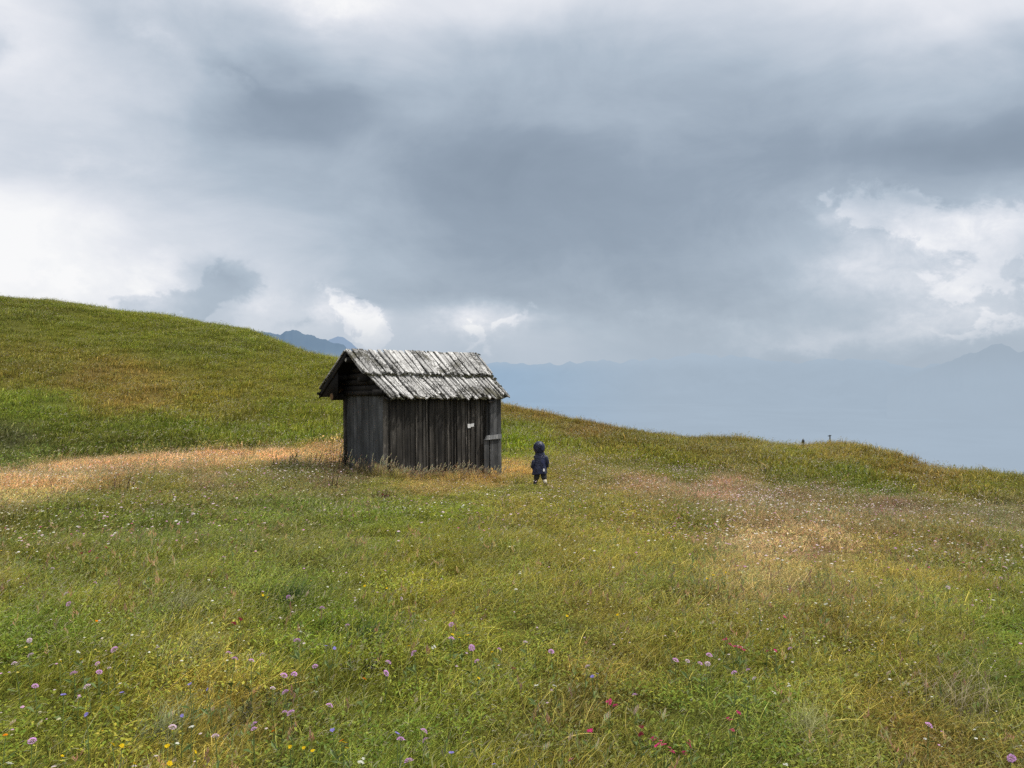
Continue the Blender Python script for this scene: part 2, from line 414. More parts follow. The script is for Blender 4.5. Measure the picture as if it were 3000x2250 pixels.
def stalks(seed, n, rad, h0, h1, kind, big=1.0, own=.85):
    """flowering grass stems with a seed head"""
    random.seed(seed)
    mb = MB()
    for i in range(n):
        a = random.uniform(0, 2 * math.pi); r = rad * math.sqrt(random.random())
        x, y = r * math.cos(a), r * math.sin(a)
        h = random.uniform(h0, h1); lean = random.uniform(.1, .55); ang = random.gauss(WIND, .8)
        c = {'straw': (.62, .50, .26), 'pink': (.42, .29, .19), 'pale': (.72, .64, .44), 'green': (.34, .38, .14)}[kind]
        v = random.uniform(.7, 1.2); c = tuple(q * v for q in c)
        w = .0028 * (.5 + .5 * big)
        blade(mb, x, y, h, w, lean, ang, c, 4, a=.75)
        dx, dy = math.cos(ang), math.sin(ang)
        # seed head: small spikelets along the last part of the stem
        m = 9 if kind != 'pale' else 12
        for k in range(m):
            t = (0.74 if kind != 'pale' else .84) + (0.26 if kind != 'pale' else .16) * k / m
            b = lean * t * t
            px, py, pz = x + dx * b * h, y + dy * b * h, h * t * (1 - .25 * lean * t)
            sp = (1.15 - (k / m)) * (.011 if kind != 'pale' else .006) * big
            qa = random.uniform(0, 6.28)
            ex, ey, ez = px + math.cos(qa) * sp, py + math.sin(qa) * sp, pz + .012
            s_ = .0022 * big
            cc = tuple(q * random.uniform(.8, 1.35) for q in c) + (.85,)
            mb.add([(px, py, pz), (ex - s_, ey, ez), (ex, ey + s_, ez + .010), (ex + s_, ey, ez)], [(0, 1, 2), (0, 2, 3)], cc)
    return mb

def herb(seed, n, rad, h, size, cols):
    """broad leaved meadow herbs"""
    random.seed(seed)
    mb = MB()
    for i in range(n):
        a = random.uniform(0, 6.28); r = rad * math.sqrt(random.random())
        x, y, z = r * math.cos(a), r * math.sin(a), h * random.uniform(.3, 1)
        c = random.choice(cols); v = random.uniform(.7, 1.25); c = tuple(q * v for q in c[:3]) + (c[3],)
        s = size * random.uniform(.6, 1.3); qa = random.uniform(0, 6.28); up = random.uniform(-.1, .7)
        dx, dy = math.cos(qa), math.sin(qa)
        mb.add([(x, y, z), (x + dx * s * .5 - dy * s * .25, y + dy * s * .5 + dx * s * .25, z + s * .5 * up + .1 * s),
                (x + dx * s, y + dy * s, z + s * up), (x + dx * s * .5 + dy * s * .25, y + dy * s * .5 - dx * s * .25, z + s * .5 * up + .1 * s)], [(0, 1, 2), (0, 2, 3)], c)
    return mb

def specks(seed, n, rad, h0, h1, size, col):
    """tiny blossoms on hair-thin stems"""
    random.seed(seed)
    mb = MB()
    for i in range(n):
        a = random.uniform(0, 6.28); r = rad * math.sqrt(random.random())
        x, y = r * math.cos(a), r * math.sin(a); h = random.uniform(h0, h1)
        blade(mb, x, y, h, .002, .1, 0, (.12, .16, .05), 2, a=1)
        s = size * random.uniform(.6, 1.2); v = random.uniform(.8, 1.1)
        k = 6
        vs = [(x, y, h + s * .35)] + [(x + s * math.cos(q * 2 * math.pi / k) * random.uniform(.7, 1), y + s * math.sin(q * 2 * math.pi / k) * random.uniform(.7, 1), h + random.uniform(-.2, .1) * s) for q in range(k)]
        mb.add(vs, [(0, 1 + q, 1 + (q + 1) % k) for q in range(k)], tuple(q * v for q in col) + (1,))
    return mb

def proto_collection(name, items):
    c = bpy.data.collections.new(name)
    for i, mb in enumerate(items):
        nm = '%s_tuft.%03d' % (name, i)
        o = bpy.data.objects.new(nm, mb.mesh(nm, M_grass))
        c.objects.link(o)
    return c

def instancer(name, coll, P, idx, rot, scl, tint, label, cat):
    me = bpy.data.meshes.new(name)
    me.vertices.add(len(P)); me.vertices.foreach_set('co', P.astype(np.float32).ravel())
    a = me.attributes.new('idx', 'INT', 'POINT'); a.data.foreach_set('value', idx.astype(np.int32))
    a = me.attributes.new('rot', 'FLOAT_VECTOR', 'POINT'); a.data.foreach_set('vector', rot.astype(np.float32).ravel())
    a = me.attributes.new('scl', 'FLOAT_VECTOR', 'POINT'); a.data.foreach_set('vector', scl.astype(np.float32).ravel())
    a = me.attributes.new('tint', 'FLOAT_COLOR', 'POINT'); a.data.foreach_set('color', np.concatenate([tint, np.ones((len(tint), 1))], 1).astype(np.float32).ravel())
    me.materials.append(M_grass)
    o = bpy.data.objects.new(name, me); COL.objects.link(o)
    ng = bpy.data.node_groups.new(name, 'GeometryNodeTree')
    ng.interface.new_socket('Geometry', in_out='INPUT', socket_type='NodeSocketGeometry')
    ng.interface.new_socket('Geometry', in_out='OUTPUT', socket_type='NodeSocketGeometry')
    n = ng.nodes; l = ng.links
    gi = n.new('NodeGroupInput'); go = n.new('NodeGroupOutput')
    ci = n.new('GeometryNodeCollectionInfo'); ci.inputs[0].default_value = coll; ci.inputs['Separate Children'].default_value = True; ci.inputs['Reset Children'].default_value = True
    ip = n.new('GeometryNodeInstanceOnPoints'); ip.inputs['Pick Instance'].default_value = True
    def na(nm, dt):
        x = n.new('GeometryNodeInputNamedAttribute'); x.data_type = dt; x.inputs['Name'].default_value = nm
        return [q for q in x.outputs if q.enabled and q.name == 'Attribute'][0]
    l.new(gi.outputs[0], ip.inputs['Points']); l.new(ci.outputs[0], ip.inputs['Instance'])
    l.new(na('idx', 'INT'), ip.inputs['Instance Index'])
    l.new(na('rot', 'FLOAT_VECTOR'), ip.inputs['Rotation']); l.new(na('scl', 'FLOAT_VECTOR'), ip.inputs['Scale'])
    l.new(ip.outputs[0], go.inputs[0])
    md = o.modifiers.new('scatter', 'NODES'); md.node_group = ng
    tag(o, label, cat, kind='stuff')
    return o

# hut placement (world frame) - needed to keep grass out of the footprint
TH = 0.675
HX, HY, HZ = -2.445, 15.81, -0.765
HW, HL = 1.50, 2.44
uh = Vector((math.cos(TH), math.sin(TH), -0.027)).normalized()
vh = Vector((-math.sin(TH), math.cos(TH), -0.051)); vh = (vh - uh * vh.dot(uh)).normalized()
zh = uh.cross(vh).normalized()
def in_hut(x, y, m=0.0):
    a = (x - HX) * uh.x + (y - HY) * uh.y; b = (x - HX) * vh.x + (y - HY) * vh.y
    return (a > -m) & (a < HL + m) & (b > -m) & (b < HW + m)

def scatter(r0, r1, dens, rs, azm=0.66):
    area = azm * (r1 * r1 - r0 * r0)
    n = int(area * dens)
    r = np.sqrt(rs.uniform(r0 * r0, r1 * r1, n)); a = rs.uniform(-azm, azm, n)
    x, y = r * np.sin(a), r * np.cos(a)
    keep = ~in_hut(x, y, 0.03)
    lim = np.interp(a, AZ, Rs) + 8
    keep &= r < lim
    return x[keep], y[keep]

def mk(name, coll, k, x, y, rs, label, cat, s0, s1, tilt=0.15, gain=1.0, tint=None, sz=None):
    z = ground(x, y) - 0.02
    n = len(x)
    rot = np.stack([rs.normal(0, tilt, n), rs.normal(0, tilt, n), rs.uniform(-.7, .7, n)], -1)
    s = rs.uniform(s0, s1, n)
    # patches of taller and shorter growth
    hmod = 1 + 0.9 * fbm(x * 0.6 + 3, y * 0.6, 3)
    scl = np.stack([s, s, s * np.clip(hmod, .5, 1.7)], -1)
    if sz is not None: scl[:, 2] *= sz
    # short growth before the hut and where the child walks
    qx, qy = to_px(x, y, z)
    if label[:4] != 'pale':
        d_ = np.clip(1.25 - np.hypot((qx - 1230) / 330, (qy - 1440) / 95), 0, 1) + np.clip(1.3 - np.hypot((qx - 1580) / 60, (qy - 1450) / 60), 0, 1) * 1.6
        scl[:, 2] *= 1 - .6 * np.clip(d_ * 1.6, 0, 1)
    c = veg(x, y) if tint is None else tint
    var = 1 + (0.42 * fbm(x * 2.1 + 60, y * 2.1, 3) + .30 * fbm(x * .55 + 11, y * .55, 3))[:, None] + rs.normal(0, .10, n)[:, None]
    hue = 0.16 * fbm(x * 2.3 + 20, y * 2.3 + 77, 2)
    c = c * np.clip(var, .45, 1.7) * np.stack([1 + hue, 1 - 0.0 * hue, 1 - .6 * hue], -1) * gain
    idx = rs.integers(0, k, n)
    return instancer(name, coll, np.stack([x, y, z], -1), idx, rot, scl, np.clip(c, 0.002, .9), label, cat)

MIXN = {'g': 4, 'o': 4, 'y': 2.4, 's': 1.5, 'd': 2.4, 'r': .4}
near = [dashes(clump(11 + i, 90, .15, .03, .10, .0040, MIXN, (.4, 1.5)), 9, .15, .05, .11, .020, .0012) for i in range(5)] + \
       [dashes(clump(31 + i, 60, .15, .05, .14, .0030, {'o': 3, 'y': 3, 's': 2, 'g': 2}, (.5, 1.6)), 16, .15, .06, .14, .024, .0013) for i in range(4)] + \
       [herb(51 + i, 90, .15, .085, .018, [(1.3, 1.7, 1.2, 0), (.8, 1.2, .8, 0), (1.9, 2.1, 1.5, 0)]) for i in range(3)]
mid = [dashes(clump(111 + i, 74, .24, .04, .13, .0070, MIXN, (.4, 1.3), segs=2), 10, .24, .06, .14, .026, .0026) for i in range(5)] + \
      [dashes(clump(131 + i, 50, .24, .06, .17, .0055, {'o': 3, 'y': 3, 's': 2, 'g': 2}, (.4, 1.3), segs=2), 18, .24, .07, .17, .030, .0028) for i in range(3)] + \
      [herb(151 + i, 70, .22, .10, .026, [(1.3, 1.7, 1.2, 0), (.8, 1.2, .8, 0), (1.9, 2.1, 1.5, 0)]) for i in range(3)]
far = [clump(211 + i, 60, .50, .06, .20, .018, MIXN, segs=2) for i in range(5)] + \
      [dashes(clump(231 + i, 50, .50, .10, .24, .013, {'o': 3, 'y': 3, 's': 2, 'g': 2}, (.3, 1.0), segs=2), 14, .5, .1, .24, .05, .007) for i in range(3)] + \
      [herb(251 + i, 60, .5, .16, .06, [(1.2, 1.6, 1.1, 0), (.7, 1.0, .7, 0), (1.8, 1.9, 1.5, 0)]) for i in range(2)]
cn, cm_, cf = proto_collection('near_grass', near), proto_collection('mid_grass', mid), proto_collection('far_grass', far)
rs = np.random.default_rng(21)
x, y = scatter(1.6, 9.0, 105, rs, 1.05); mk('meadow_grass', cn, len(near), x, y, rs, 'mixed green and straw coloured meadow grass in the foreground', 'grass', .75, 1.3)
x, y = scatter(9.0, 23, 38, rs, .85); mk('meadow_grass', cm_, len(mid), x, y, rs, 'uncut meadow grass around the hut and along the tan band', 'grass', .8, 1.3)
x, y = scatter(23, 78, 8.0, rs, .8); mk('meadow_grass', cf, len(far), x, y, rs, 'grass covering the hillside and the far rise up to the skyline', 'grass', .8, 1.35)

# seed-bearing grasses
sk = [stalks(301, 5, .18, .14, .26, 'straw'), stalks(302, 4, .18, .12, .22, 'pink'), stalks(303, 3, .18, .12, .22, 'pale', .6), stalks(304, 6, .18, .12, .24, 'green'),
      stalks(305, 5, .18, .14, .25, 'straw'), stalks(306, 5, .18, .12, .22, 'green')]
csk = proto_collection('seed_grass', sk)
x1, y1 = scatter(1.8, 9, 13, rs); x2, y2 = scatter(9, 23, 11, rs); x3, y3 = scatter(23, 75, 2.2, rs)
x, y = np.concatenate([x1, x2, x3]), np.concatenate([y1, y2, y3])
c = veg(x, y); dry = np.clip((c[:, 0] / np.maximum(c[:, 1], 1e-3) - 0.85) / 0.6, 0, 1)
keep = rs.random(len(x)) < (.35 + .65 * dry) * np.clip(.8 + 1.4 * fbm(x * .5 + 8, y * .5, 2), .2, 1.3)
x, y = x[keep], y[keep]
mk('flowering_grass', csk, 6, x, y, rs, 'thin flowering grass stems with straw and reddish seed heads', 'grass', .8, 1.25, .12)

# extra skyline fringe of stems
n = 6300
a = rs.uniform(-.75, .75, n); r = np.interp(a, AZ, Rs) + rs.normal(0, 3.5, n)
x, y = r * np.sin(a), r * np.cos(a)
csk2 = proto_collection('ridge_grass', [clump(401 + i, 20, .3, .08, .34, .010, {'r': 1.2, 's': 2, 'o': 4, 'y': 2}, (.1, .6), 2) for i in range(4)])
mk('ridge_grass', csk2, 4, x, y, rs, 'reddish brown grass tips along the skyline of the hill', 'grass', .7, 1.3, .1)

# tiny blossoms
sp = [specks(501, 6, .35, .10, .20, .0075, (.80, .80, .70)), specks(502, 6, .35, .10, .20, .0085, (.74, .62, .62)), specks(503, 4, .3, .08, .17, .007, (.75, .64, .12)),
      specks(504, 5, .35, .10, .20, .008, (.62, .45, .56)), specks(505, 7, .35, .09, .20, .0065, (.66, .66, .40)), specks(506, 6, .35, .08, .18, .007, (.62, .58, .36)), specks(507, 2, .35, .12, .20, .010, (.74, .42, .66)), specks(508, 2, .35, .10, .17, .008, (.80, .55, .05))]
csp = proto_collection('small_blossom', sp)
x1, y1 = scatter(2.6, 9, 16, rs); x2, y2 = scatter(9, 24, 14, rs); x3, y3 = scatter(24, 75, 1.5, rs)
x, y = np.concatenate([x1, x2, x3]), np.concatenate([y1, y2, y3])
keep = rs.random(len(x)) < np.clip(.45 + 2.2 * fbm(x * .35 + 88, y * .35, 3), .05, 1)
x, y = x[keep], y[keep]
mk('small_blossoms', csp, 8, x, y, rs, 'tiny white and yellow blossoms dotted through the meadow', 'wildflowers', .8, 1.4, .1)

sp2_ = [specks(521, 7, .45, .12, .24, .014, (.80, .76, .70)), specks(522, 6, .45, .12, .24, .015, (.76, .58, .66)), specks(523, 7, .45, .10, .22, .012, (.66, .64, .40)), specks(524, 7, .45, .10, .22, .013, (.50, .36, .26)), specks(525, 4, .45, .12, .22, .013, (.66, .34, .52)), specks(526, 2, .45, .12, .22, .014, (.58, .12, .25))]
csp2 = proto_collection('meadow_blossom', sp2_)
x1, y1 = scatter(7, 24, 11, rs); x2, y2 = scatter(24, 75, 1.3, rs); x, y = np.concatenate([x1, x2]), np.concatenate([y1, y2])
qx, qy = to_px(x, y, ground(x, y))
pr = .22 + 1.6 * np.clip(fbm(x * .5 + 31, y * .5, 3), 0, 1) + np.clip(1 - np.abs(qy - (1395 + (qx - 1600) * .075)) / 60, 0, 1) * (qx > 1560) * .9 + np.clip(1 - np.hypot((qx - 2250) / 500, (qy - 1570) / 110), 0, 1)
keep = rs.random(len(x)) < pr
x, y = x[keep], y[keep]
mk('meadow_blossoms', csp2, 6, x, y, rs, 'pinkish white blossoms and seed heads sprinkled over the middle of the meadow', 'wildflowers', .8, 1.3, .1)

# stems in front of the hut wall and door
n = 330
tt = rs.uniform(-.12, 1.16, n); off = rs.exponential(.20, n) + .04
x = HX + uh.x * tt * HL - vh.x * off; y = HY + uh.y * tt * HL - vh.y * off
n2 = 26
t2 = rs.uniform(-.1, 1.0, n2); o2 = rs.exponential(.12, n2) + .03
x = np.concatenate([x, HX + vh.x * t2 * HW - uh.x * o2]); y = np.concatenate([y, HY + vh.y * t2 * HW - uh.y * o2])
chw = proto_collection('wall_grass', [stalks(601, 3, .10, .20, .42, 'pale', 1.4), stalks(602, 4, .10, .16, .34, 'pink', 1.4), stalks(603, 3, .10, .24, .46, 'pale', 1.5),
                                      clump(604, 34, .12, .10, .30, .005, {'y': 2, 's': 2, 'o': 3, 'g': 2}, segs=2), clump(606, 30, .12, .10, .26, .005, {'o': 3, 'g': 3, 'y': 1}, segs=2), stalks(605, 4, .10, .18, .36, 'straw', 1.5)])
mk('wall_grass', chw, 6, x, y, rs, 'pale seed heads of tall grass standing against the dark hut wall', 'grass', .7, 1.15, .08)

# ------------------------------------------------------------------ hut
def wood_material(name, base, light, streak=1.0, blue=0.0):
    m, t, out = material(name)
    tc = t.n.new('ShaderNodeTexCoord'); tone = attr(t, 'tone')
    # per-board offset so that the grain does not run across boards
    sep = t.node('ShaderNodeSeparateColor', {0: tone.outputs['Color']})
    off = t.node('ShaderNodeCombineXYZ', {0: t.math('MULTIPLY', sep.outputs[1], 37.0), 1: t.math('MULTIPLY', sep.outputs[2], 11.0), 2: t.math('MULTIPLY', sep.outputs[1], 7.0)})
    v = t.node('ShaderNodeVectorMath', {0: tc.outputs['Object'], 1: off.outputs[0]}, operation='ADD').outputs[0]
    g1 = t.noise(t.mapping(v, sc=(42, 42, 1.3)), 1.0, 6, 0.7)
    g2 = t.noise(t.mapping(v, sc=(14, 14, .5)), 1.0, 4, 0.6)
    g3 = t.noise(v, 1.6, 4, 0.6)
    g4 = t.noise(t.mapping(v, sc=(90, 90, 9)), 1.0, 4, 0.8)
    f = t.math('ADD', t.math('MULTIPLY', g1.outputs[0], .55), t.math('MULTIPLY', g2.outputs[0], .45))
    f = t.maprange(f, .38, .66, 0, 1)
    c = t.mix(f, base, light)
    sp = t.maprange(t.math('MULTIPLY', g4.outputs[0], g3.outputs[0]), .34, .44, 0, .55 * streak)
    c = t.mix(sp, c, (light[0] * 2.6, light[1] * 2.6, light[2] * 2.6))
    dk = t.maprange(g3.outputs[0], .35, .65, .55, 1.25)
    k = t.math('MULTIPLY', dk, sep.outputs[0])
    vm = t.node('ShaderNodeVectorMath', {0: c}, operation='SCALE'); t.l.new(k, vm.inputs['Scale'])
    principled(t, out, vm.outputs[0], .85, g1.outputs[0], .7, .006, spec=.2)
    return m
M_wall = wood_material('weathered_dark_boards', (.018, .017, .016), (.092, .084, .074), 1.7)
M_gable = wood_material('weathered_grey_boards', (.036, .039, .042), (.088, .093, .098), .5)
M_log = wood_material('old_brown_logs', (.012, .011, .010), (.032, .029, .026), .2)
M_door = wood_material('weathered_door_boards', (.045, .047, .05), (.15, .15, .15))

def roof_material():
    m, t, out = material('lichen_covered_shingles')
    tc = t.n.new('ShaderNodeTexCoord'); tone = attr(t, 'tone')
    sep = t.node('ShaderNodeSeparateColor', {0: tone.outputs['Color']})
    off = t.node('ShaderNodeCombineXYZ', {0: t.math('MULTIPLY', sep.outputs[1], 37.0), 1: t.math('MULTIPLY', sep.outputs[2], 11.0), 2: 0.0})
    v = t.node('ShaderNodeVectorMath', {0: tc.outputs['Object'], 1: off.outputs[0]}, operation='ADD').outputs[0]
    # grain runs down the slope (v and z), across is u
    g1 = t.noise(t.mapping(v, sc=(75, 3, 3)), 1.0, 5, 0.7)
    g2 = t.noise(t.mapping(v, sc=(17, 9, 9)), 1.0, 5, 0.75)
    g3 = t.noise(t.mapping(v, sc=(1, .55, .55)), 40, 4, 0.7)
    g4 = t.noise(tc.outputs['Object'], 2.2, 3, 0.5)
    c = t.mix(t.maprange(g1.outputs[0], .36, .62, 0, 1), (.21, .205, .195), (.64, .63, .61))
    c = t.mix(t.maprange(g2.outputs[0], .50, .60, 0, .7), c, (.76, .76, .73))
    spots = t.math('ADD', t.math('MULTIPLY', g3.outputs[0], .55), t.math('MULTIPLY', g4.outputs[0], .5))
    spots = t.math('ADD', spots, t.math('MULTIPLY', g2.outputs[0], .2))
    c = t.mix(t.maprange(spots, .632, .662, 0, .86), c, (.045, .043, .037))
    c = t.mix(t.maprange(g4.outputs[0], .60, .72, 0, .45), c, (.20, .19, .12))
    vm = t.node('ShaderNodeVectorMath', {0: c}, operation='SCALE'); t.l.new(sep.outputs[0], vm.inputs['Scale'])
    principled(t, out, vm.outputs[0], .9, t.math('ADD', g1.outputs[0], g3.outputs[0]), .8, .008, spec=.15)
    return m
M_roof = roof_material()
def flat_material(name, col, rough=.8, nscale=None, var=.3, spec=.3):
    m, t, out = material(name)
    if nscale:
        tc = t.n.new('ShaderNodeTexCoord'); nz = t.noise(tc.outputs['Object'], nscale, 4, .6)
        c = t.mix(t.maprange(nz.outputs[0], .3, .7, 0, 1), tuple(q * (1 - var) for q in col), tuple(q * (1 + var) for q in col))
        principled(t, out, c, rough, nz.outputs[0], .3, .005, spec=spec)
    else:
        principled(t, out, col, rough, spec=spec)
    return m
M_moss = flat_material('dark_roof_moss', (.045, .045, .028), .95, 30, .6, .05)
M_moss2 = flat_material('yellow_green_moss', (.22, .20, .085), .95, 30, .4, .05)
M_cut = flat_material('sawn_log_end', (.12, .07, .03), .8, 18, .35)
M_cutgrey = flat_material('grey_log_end', (.30, .29, .27), .85, 18, .35)
M_dark = flat_material('dark_interior', (.01, .01, .01), .9)
M_paper = flat_material('white_paper', (.62, .62, .62), .7, 8, .1)
M_iron = flat_material('rusty_iron', (.03, .025, .02), .6, 20, .3)

hut = empty('wooden_hut')
hut.matrix_world = Matrix(((uh.x, vh.x, zh.x, HX), (uh.y, vh.y, zh.y, HY), (uh.z, vh.z, zh.z, HZ), (0, 0, 0, 1)))
tag(hut, 'small weathered wooden hut with lichen covered plank roof, door ajar, standing in the meadow', 'hut')

HT = 1.679; RZ = 2.445; RV = .90; SF = (RZ - HT) / RV
BV, BZ = 2.08, 1.665
def tonecol(lo=.7, hi=1.25): return (random.uniform(lo, hi), random.random(), random.random(), 1)
def board_v(mb, a0, a1, face, z0, z1, thick, axis, proud, col, knots=False):
    """vertical board; axis 'u' -> runs along u at v=face, proud towards -v; axis 'v' -> along v at u=face, proud towards -u"""
    e = .004
    j = [random.uniform(-.004, .004) for _ in range(4)]
    if axis == 'u':
        p = [(a0 + j[0], face - proud, z0), (a1 + j[1], face - proud, z0), (a1 + j[1], face - proud + thick, z0), (a0 + j[0], face - proud + thick, z0),
             (a0 + j[2], face - proud, z1), (a1 + j[3], face - proud, z1), (a1 + j[3], face - proud + thick, z1), (a0 + j[2], face - proud + thick, z1)]
    else:
        p = [(face - proud, a1 + j[0], z0), (face - proud, a0 + j[1], z0), (face - proud + thick, a0 + j[1], z0), (face - proud + thick, a1 + j[0], z0),
             (face - proud, a1 + j[2], z1), (face - proud, a0 + j[3], z1), (face - proud + thick, a0 + j[3], z1), (face - proud + thick, a1 + j[2], z1)]
    mb.hexa(p, col)

random.seed(5)
# front wall
mb = MB(); u = -.005
mb.box(.02, HL - .02, .045, .06, -.35, HT + .0, (.25, .5, .5, 1))
while u < HL - .03:
    w = random.uniform(.055, .135); u1 = min(u + w, HL)
    if HL - u1 < .05: u1 = HL
    board_v(mb, u + .003, u1 - .004, 0, -.35, HT + random.uniform(-.03, .02), .028, 'u', random.choice([0, .006, .012]), tonecol(.55, 1.25))
    if random.random() < .55:   # cover strip over the joint
        board_v(mb, u1 - .012, u1 + .008, 0, -.35, HT - random.uniform(.0, .05), .014, 'u', .028, tonecol(.7, 1.5))
    u = u1
mb.build('front_wall', M_wall, hut)
# gable wall boards
mb = MB(); v = .0
mb.box(.045, .06, .02, HW - .02, -.35, HT - .04, (.25, .5, .5, 1))
while v < HW - .02:
    w = random.uniform(.13, .24); v1 = min(v + w, HW)
    if HW - v1 < .08: v1 = HW
    board_v(mb, v + .002, v1 - .003, 0, -.35, HT - .05 + random.uniform(-.01, .01), .028, 'v', random.choice([0, .005, .010]), tonecol(.85, 1.2))
    v = v1
mb.build('gable_wall', M_gable, hut)
# back wall and right gable wall with the doorway
mb = MB(); u = 0
while u < HL - .02:
    u1 = min(u + random.uniform(.12, .2), HL)
    board_v(mb, u + .002, u1 - .003, HW, -.35, HT + .02, .028, 'u', 0, tonecol()); u = u1
mb.build('back_wall', M_wall, hut)
mb = MB(); v = .62
while v < HW - .05:
    v1 = min(v + random.uniform(.12, .2), HW - .03)
    board_v(mb, v + .002, v1 - .003, HL + .0, -.35, HT - .02, .028, 'v', .03, tonecol()); v = v1
mb.box(HL - .03, HL - .002, .03, .62, HT - .18, HT - .02, tonecol())
mb.build('door_side_wall', M_wall, hut)
for (a, b) in ((HL - .03, -.045), (-.04, HW - .05), (HL - .08, HW - .09)):
    mb = MB(); mb.box(a, a + .075, b, b + .085, -.35, HT - .02, tonecol(.45, .6)); mb.build('corner_post', M_wall, hut)
for z in (.55, 1.25):
    mb = MB(); mb.box(.08, HL - .05, .065, .11, z, z + .07, tonecol(.5, .7)); mb.build('wall_rail', M_wall, hut)
# gable triangle, both ends: stacked logs
def log_tri(name, uu):
    mb = MB(); z = HT + .005; k = 0
    SBk = (RZ - BZ) / (BV - RV)
    tri_ = -.29 if uu < 1 else HL + .28
    for p_ in (0,):
        zz0 = BZ - .075; mb.hexa([(tri_, HW - .22, zz0), (tri_ + .02, HW - .22, zz0), (tri_ + .02, BV - .015, zz0), (tri_, BV - .015, zz0),
                                  (tri_, HW - .22, RZ - (HW - .22 - RV) * SBk - .015), (tri_ + .02, HW - .22, RZ - (HW - .22 - RV) * SBk - .015), (tri_ + .02, BV - .015, BZ - .01), (tri_, BV - .015, BZ - .01)], (.3, .4, .4, 1))
    for q_ in range(2):
        va, vb_ = ((RV, RV + (BV - RV) * .5), (RV + (BV - RV) * .5, BV))[q_]
        za, zb = RZ - (va - RV) * SBk, RZ - (vb_ - RV) * SBk; d_ = .10 if uu < 1 else .07
        mb.hexa([(tri_ - .02, va, za - d_), (tri_ + .005, va, za - d_), (tri_ + .005, vb_, zb - d_), (tri_ - .02, vb_, zb - d_),
                 (tri_ - .02, va, za + .005), (tri_ + .005, va, za + .005), (tri_ + .005, vb_, zb + .005), (tri_ - .02, vb_, zb + .005)], (.4, .3, .3, 1))
    back_ = uu + (.03 if uu < 1 else -.03)
    mb.add([(back_, .0, HT - .05), (back_, BV - .04, HT - .05 + .02), (back_, BV - .03, BZ - .04), (back_, RV, RZ - .07)], [(0, 1, 2, 3)], (.35, .4, .4, 1))
    while z < RZ - .16:
        h = .125
        v0 = max((z + h - HT) / SF - .02, 0.0); vb = min(RV + (RZ - z - h) / SBk, BV - .06)
        if vb - v0 > .1:
            mb.tube([(uu + random.uniform(-.01, .01), v0, z + h / 2), (uu, (v0 + vb) / 2, z + h / 2), (uu + random.uniform(-.01, .01), vb, z + h / 2)], .064, 10, tonecol(.5, .9))
        z += h
    return mb.build(name, M_log, hut, True)
log_tri('gable_logs', .03); log_tri('gable_logs', HL - .05)
mb = MB()
mb.tube([(-.035, -.04, HT - .03), (-.03, HW + .12, HT - .02)], .052, 12, tonecol(.8, 1.0)); mb.build('cross_beam', M_log, hut, True)

def log(name, p0, p1, r, endmat, ends=(0,)):
    mb = MB(); mid = [(p0[i] + p1[i]) / 2 + (.008 if i else 0) for i in range(3)]
    mb.tube([p0, mid, p1], [r, r * .97, r], 14, tonecol(.6, .85))
    o = mb.build(name, M_log, hut, True)
    if endmat:
        mb = MB(); mb.tube([(p0[0] - .006, p0[1], p0[2]), (p0[0] + .004, p0[1], p0[2])], r * (.9 if endmat is M_cut else .6), 14)
        e = mb.build('log_end', endmat, o)
    return o
log('wall_plate_beam', (-.30, HW + .02, HT - .085), (HL + .30, HW + .02, HT - .085), .075, M_cut)
log('wall_plate_beam', (-.16, .07, HT - .03), (HL + .22, .07, HT - .03), .065, None)
log('ridge_beam', (-.30, RV, RZ - .135), (HL + .45, RV, RZ - .135), .058, M_cutgrey)
log('purlin', (-.28, RV + .52, HT + .31), (HL + .32, RV + .52, HT + .31), .050, M_cutgrey)
log('purlin', (-.24, .50, HT + .23), (HL + .35, .50, HT + .26), .050, None)

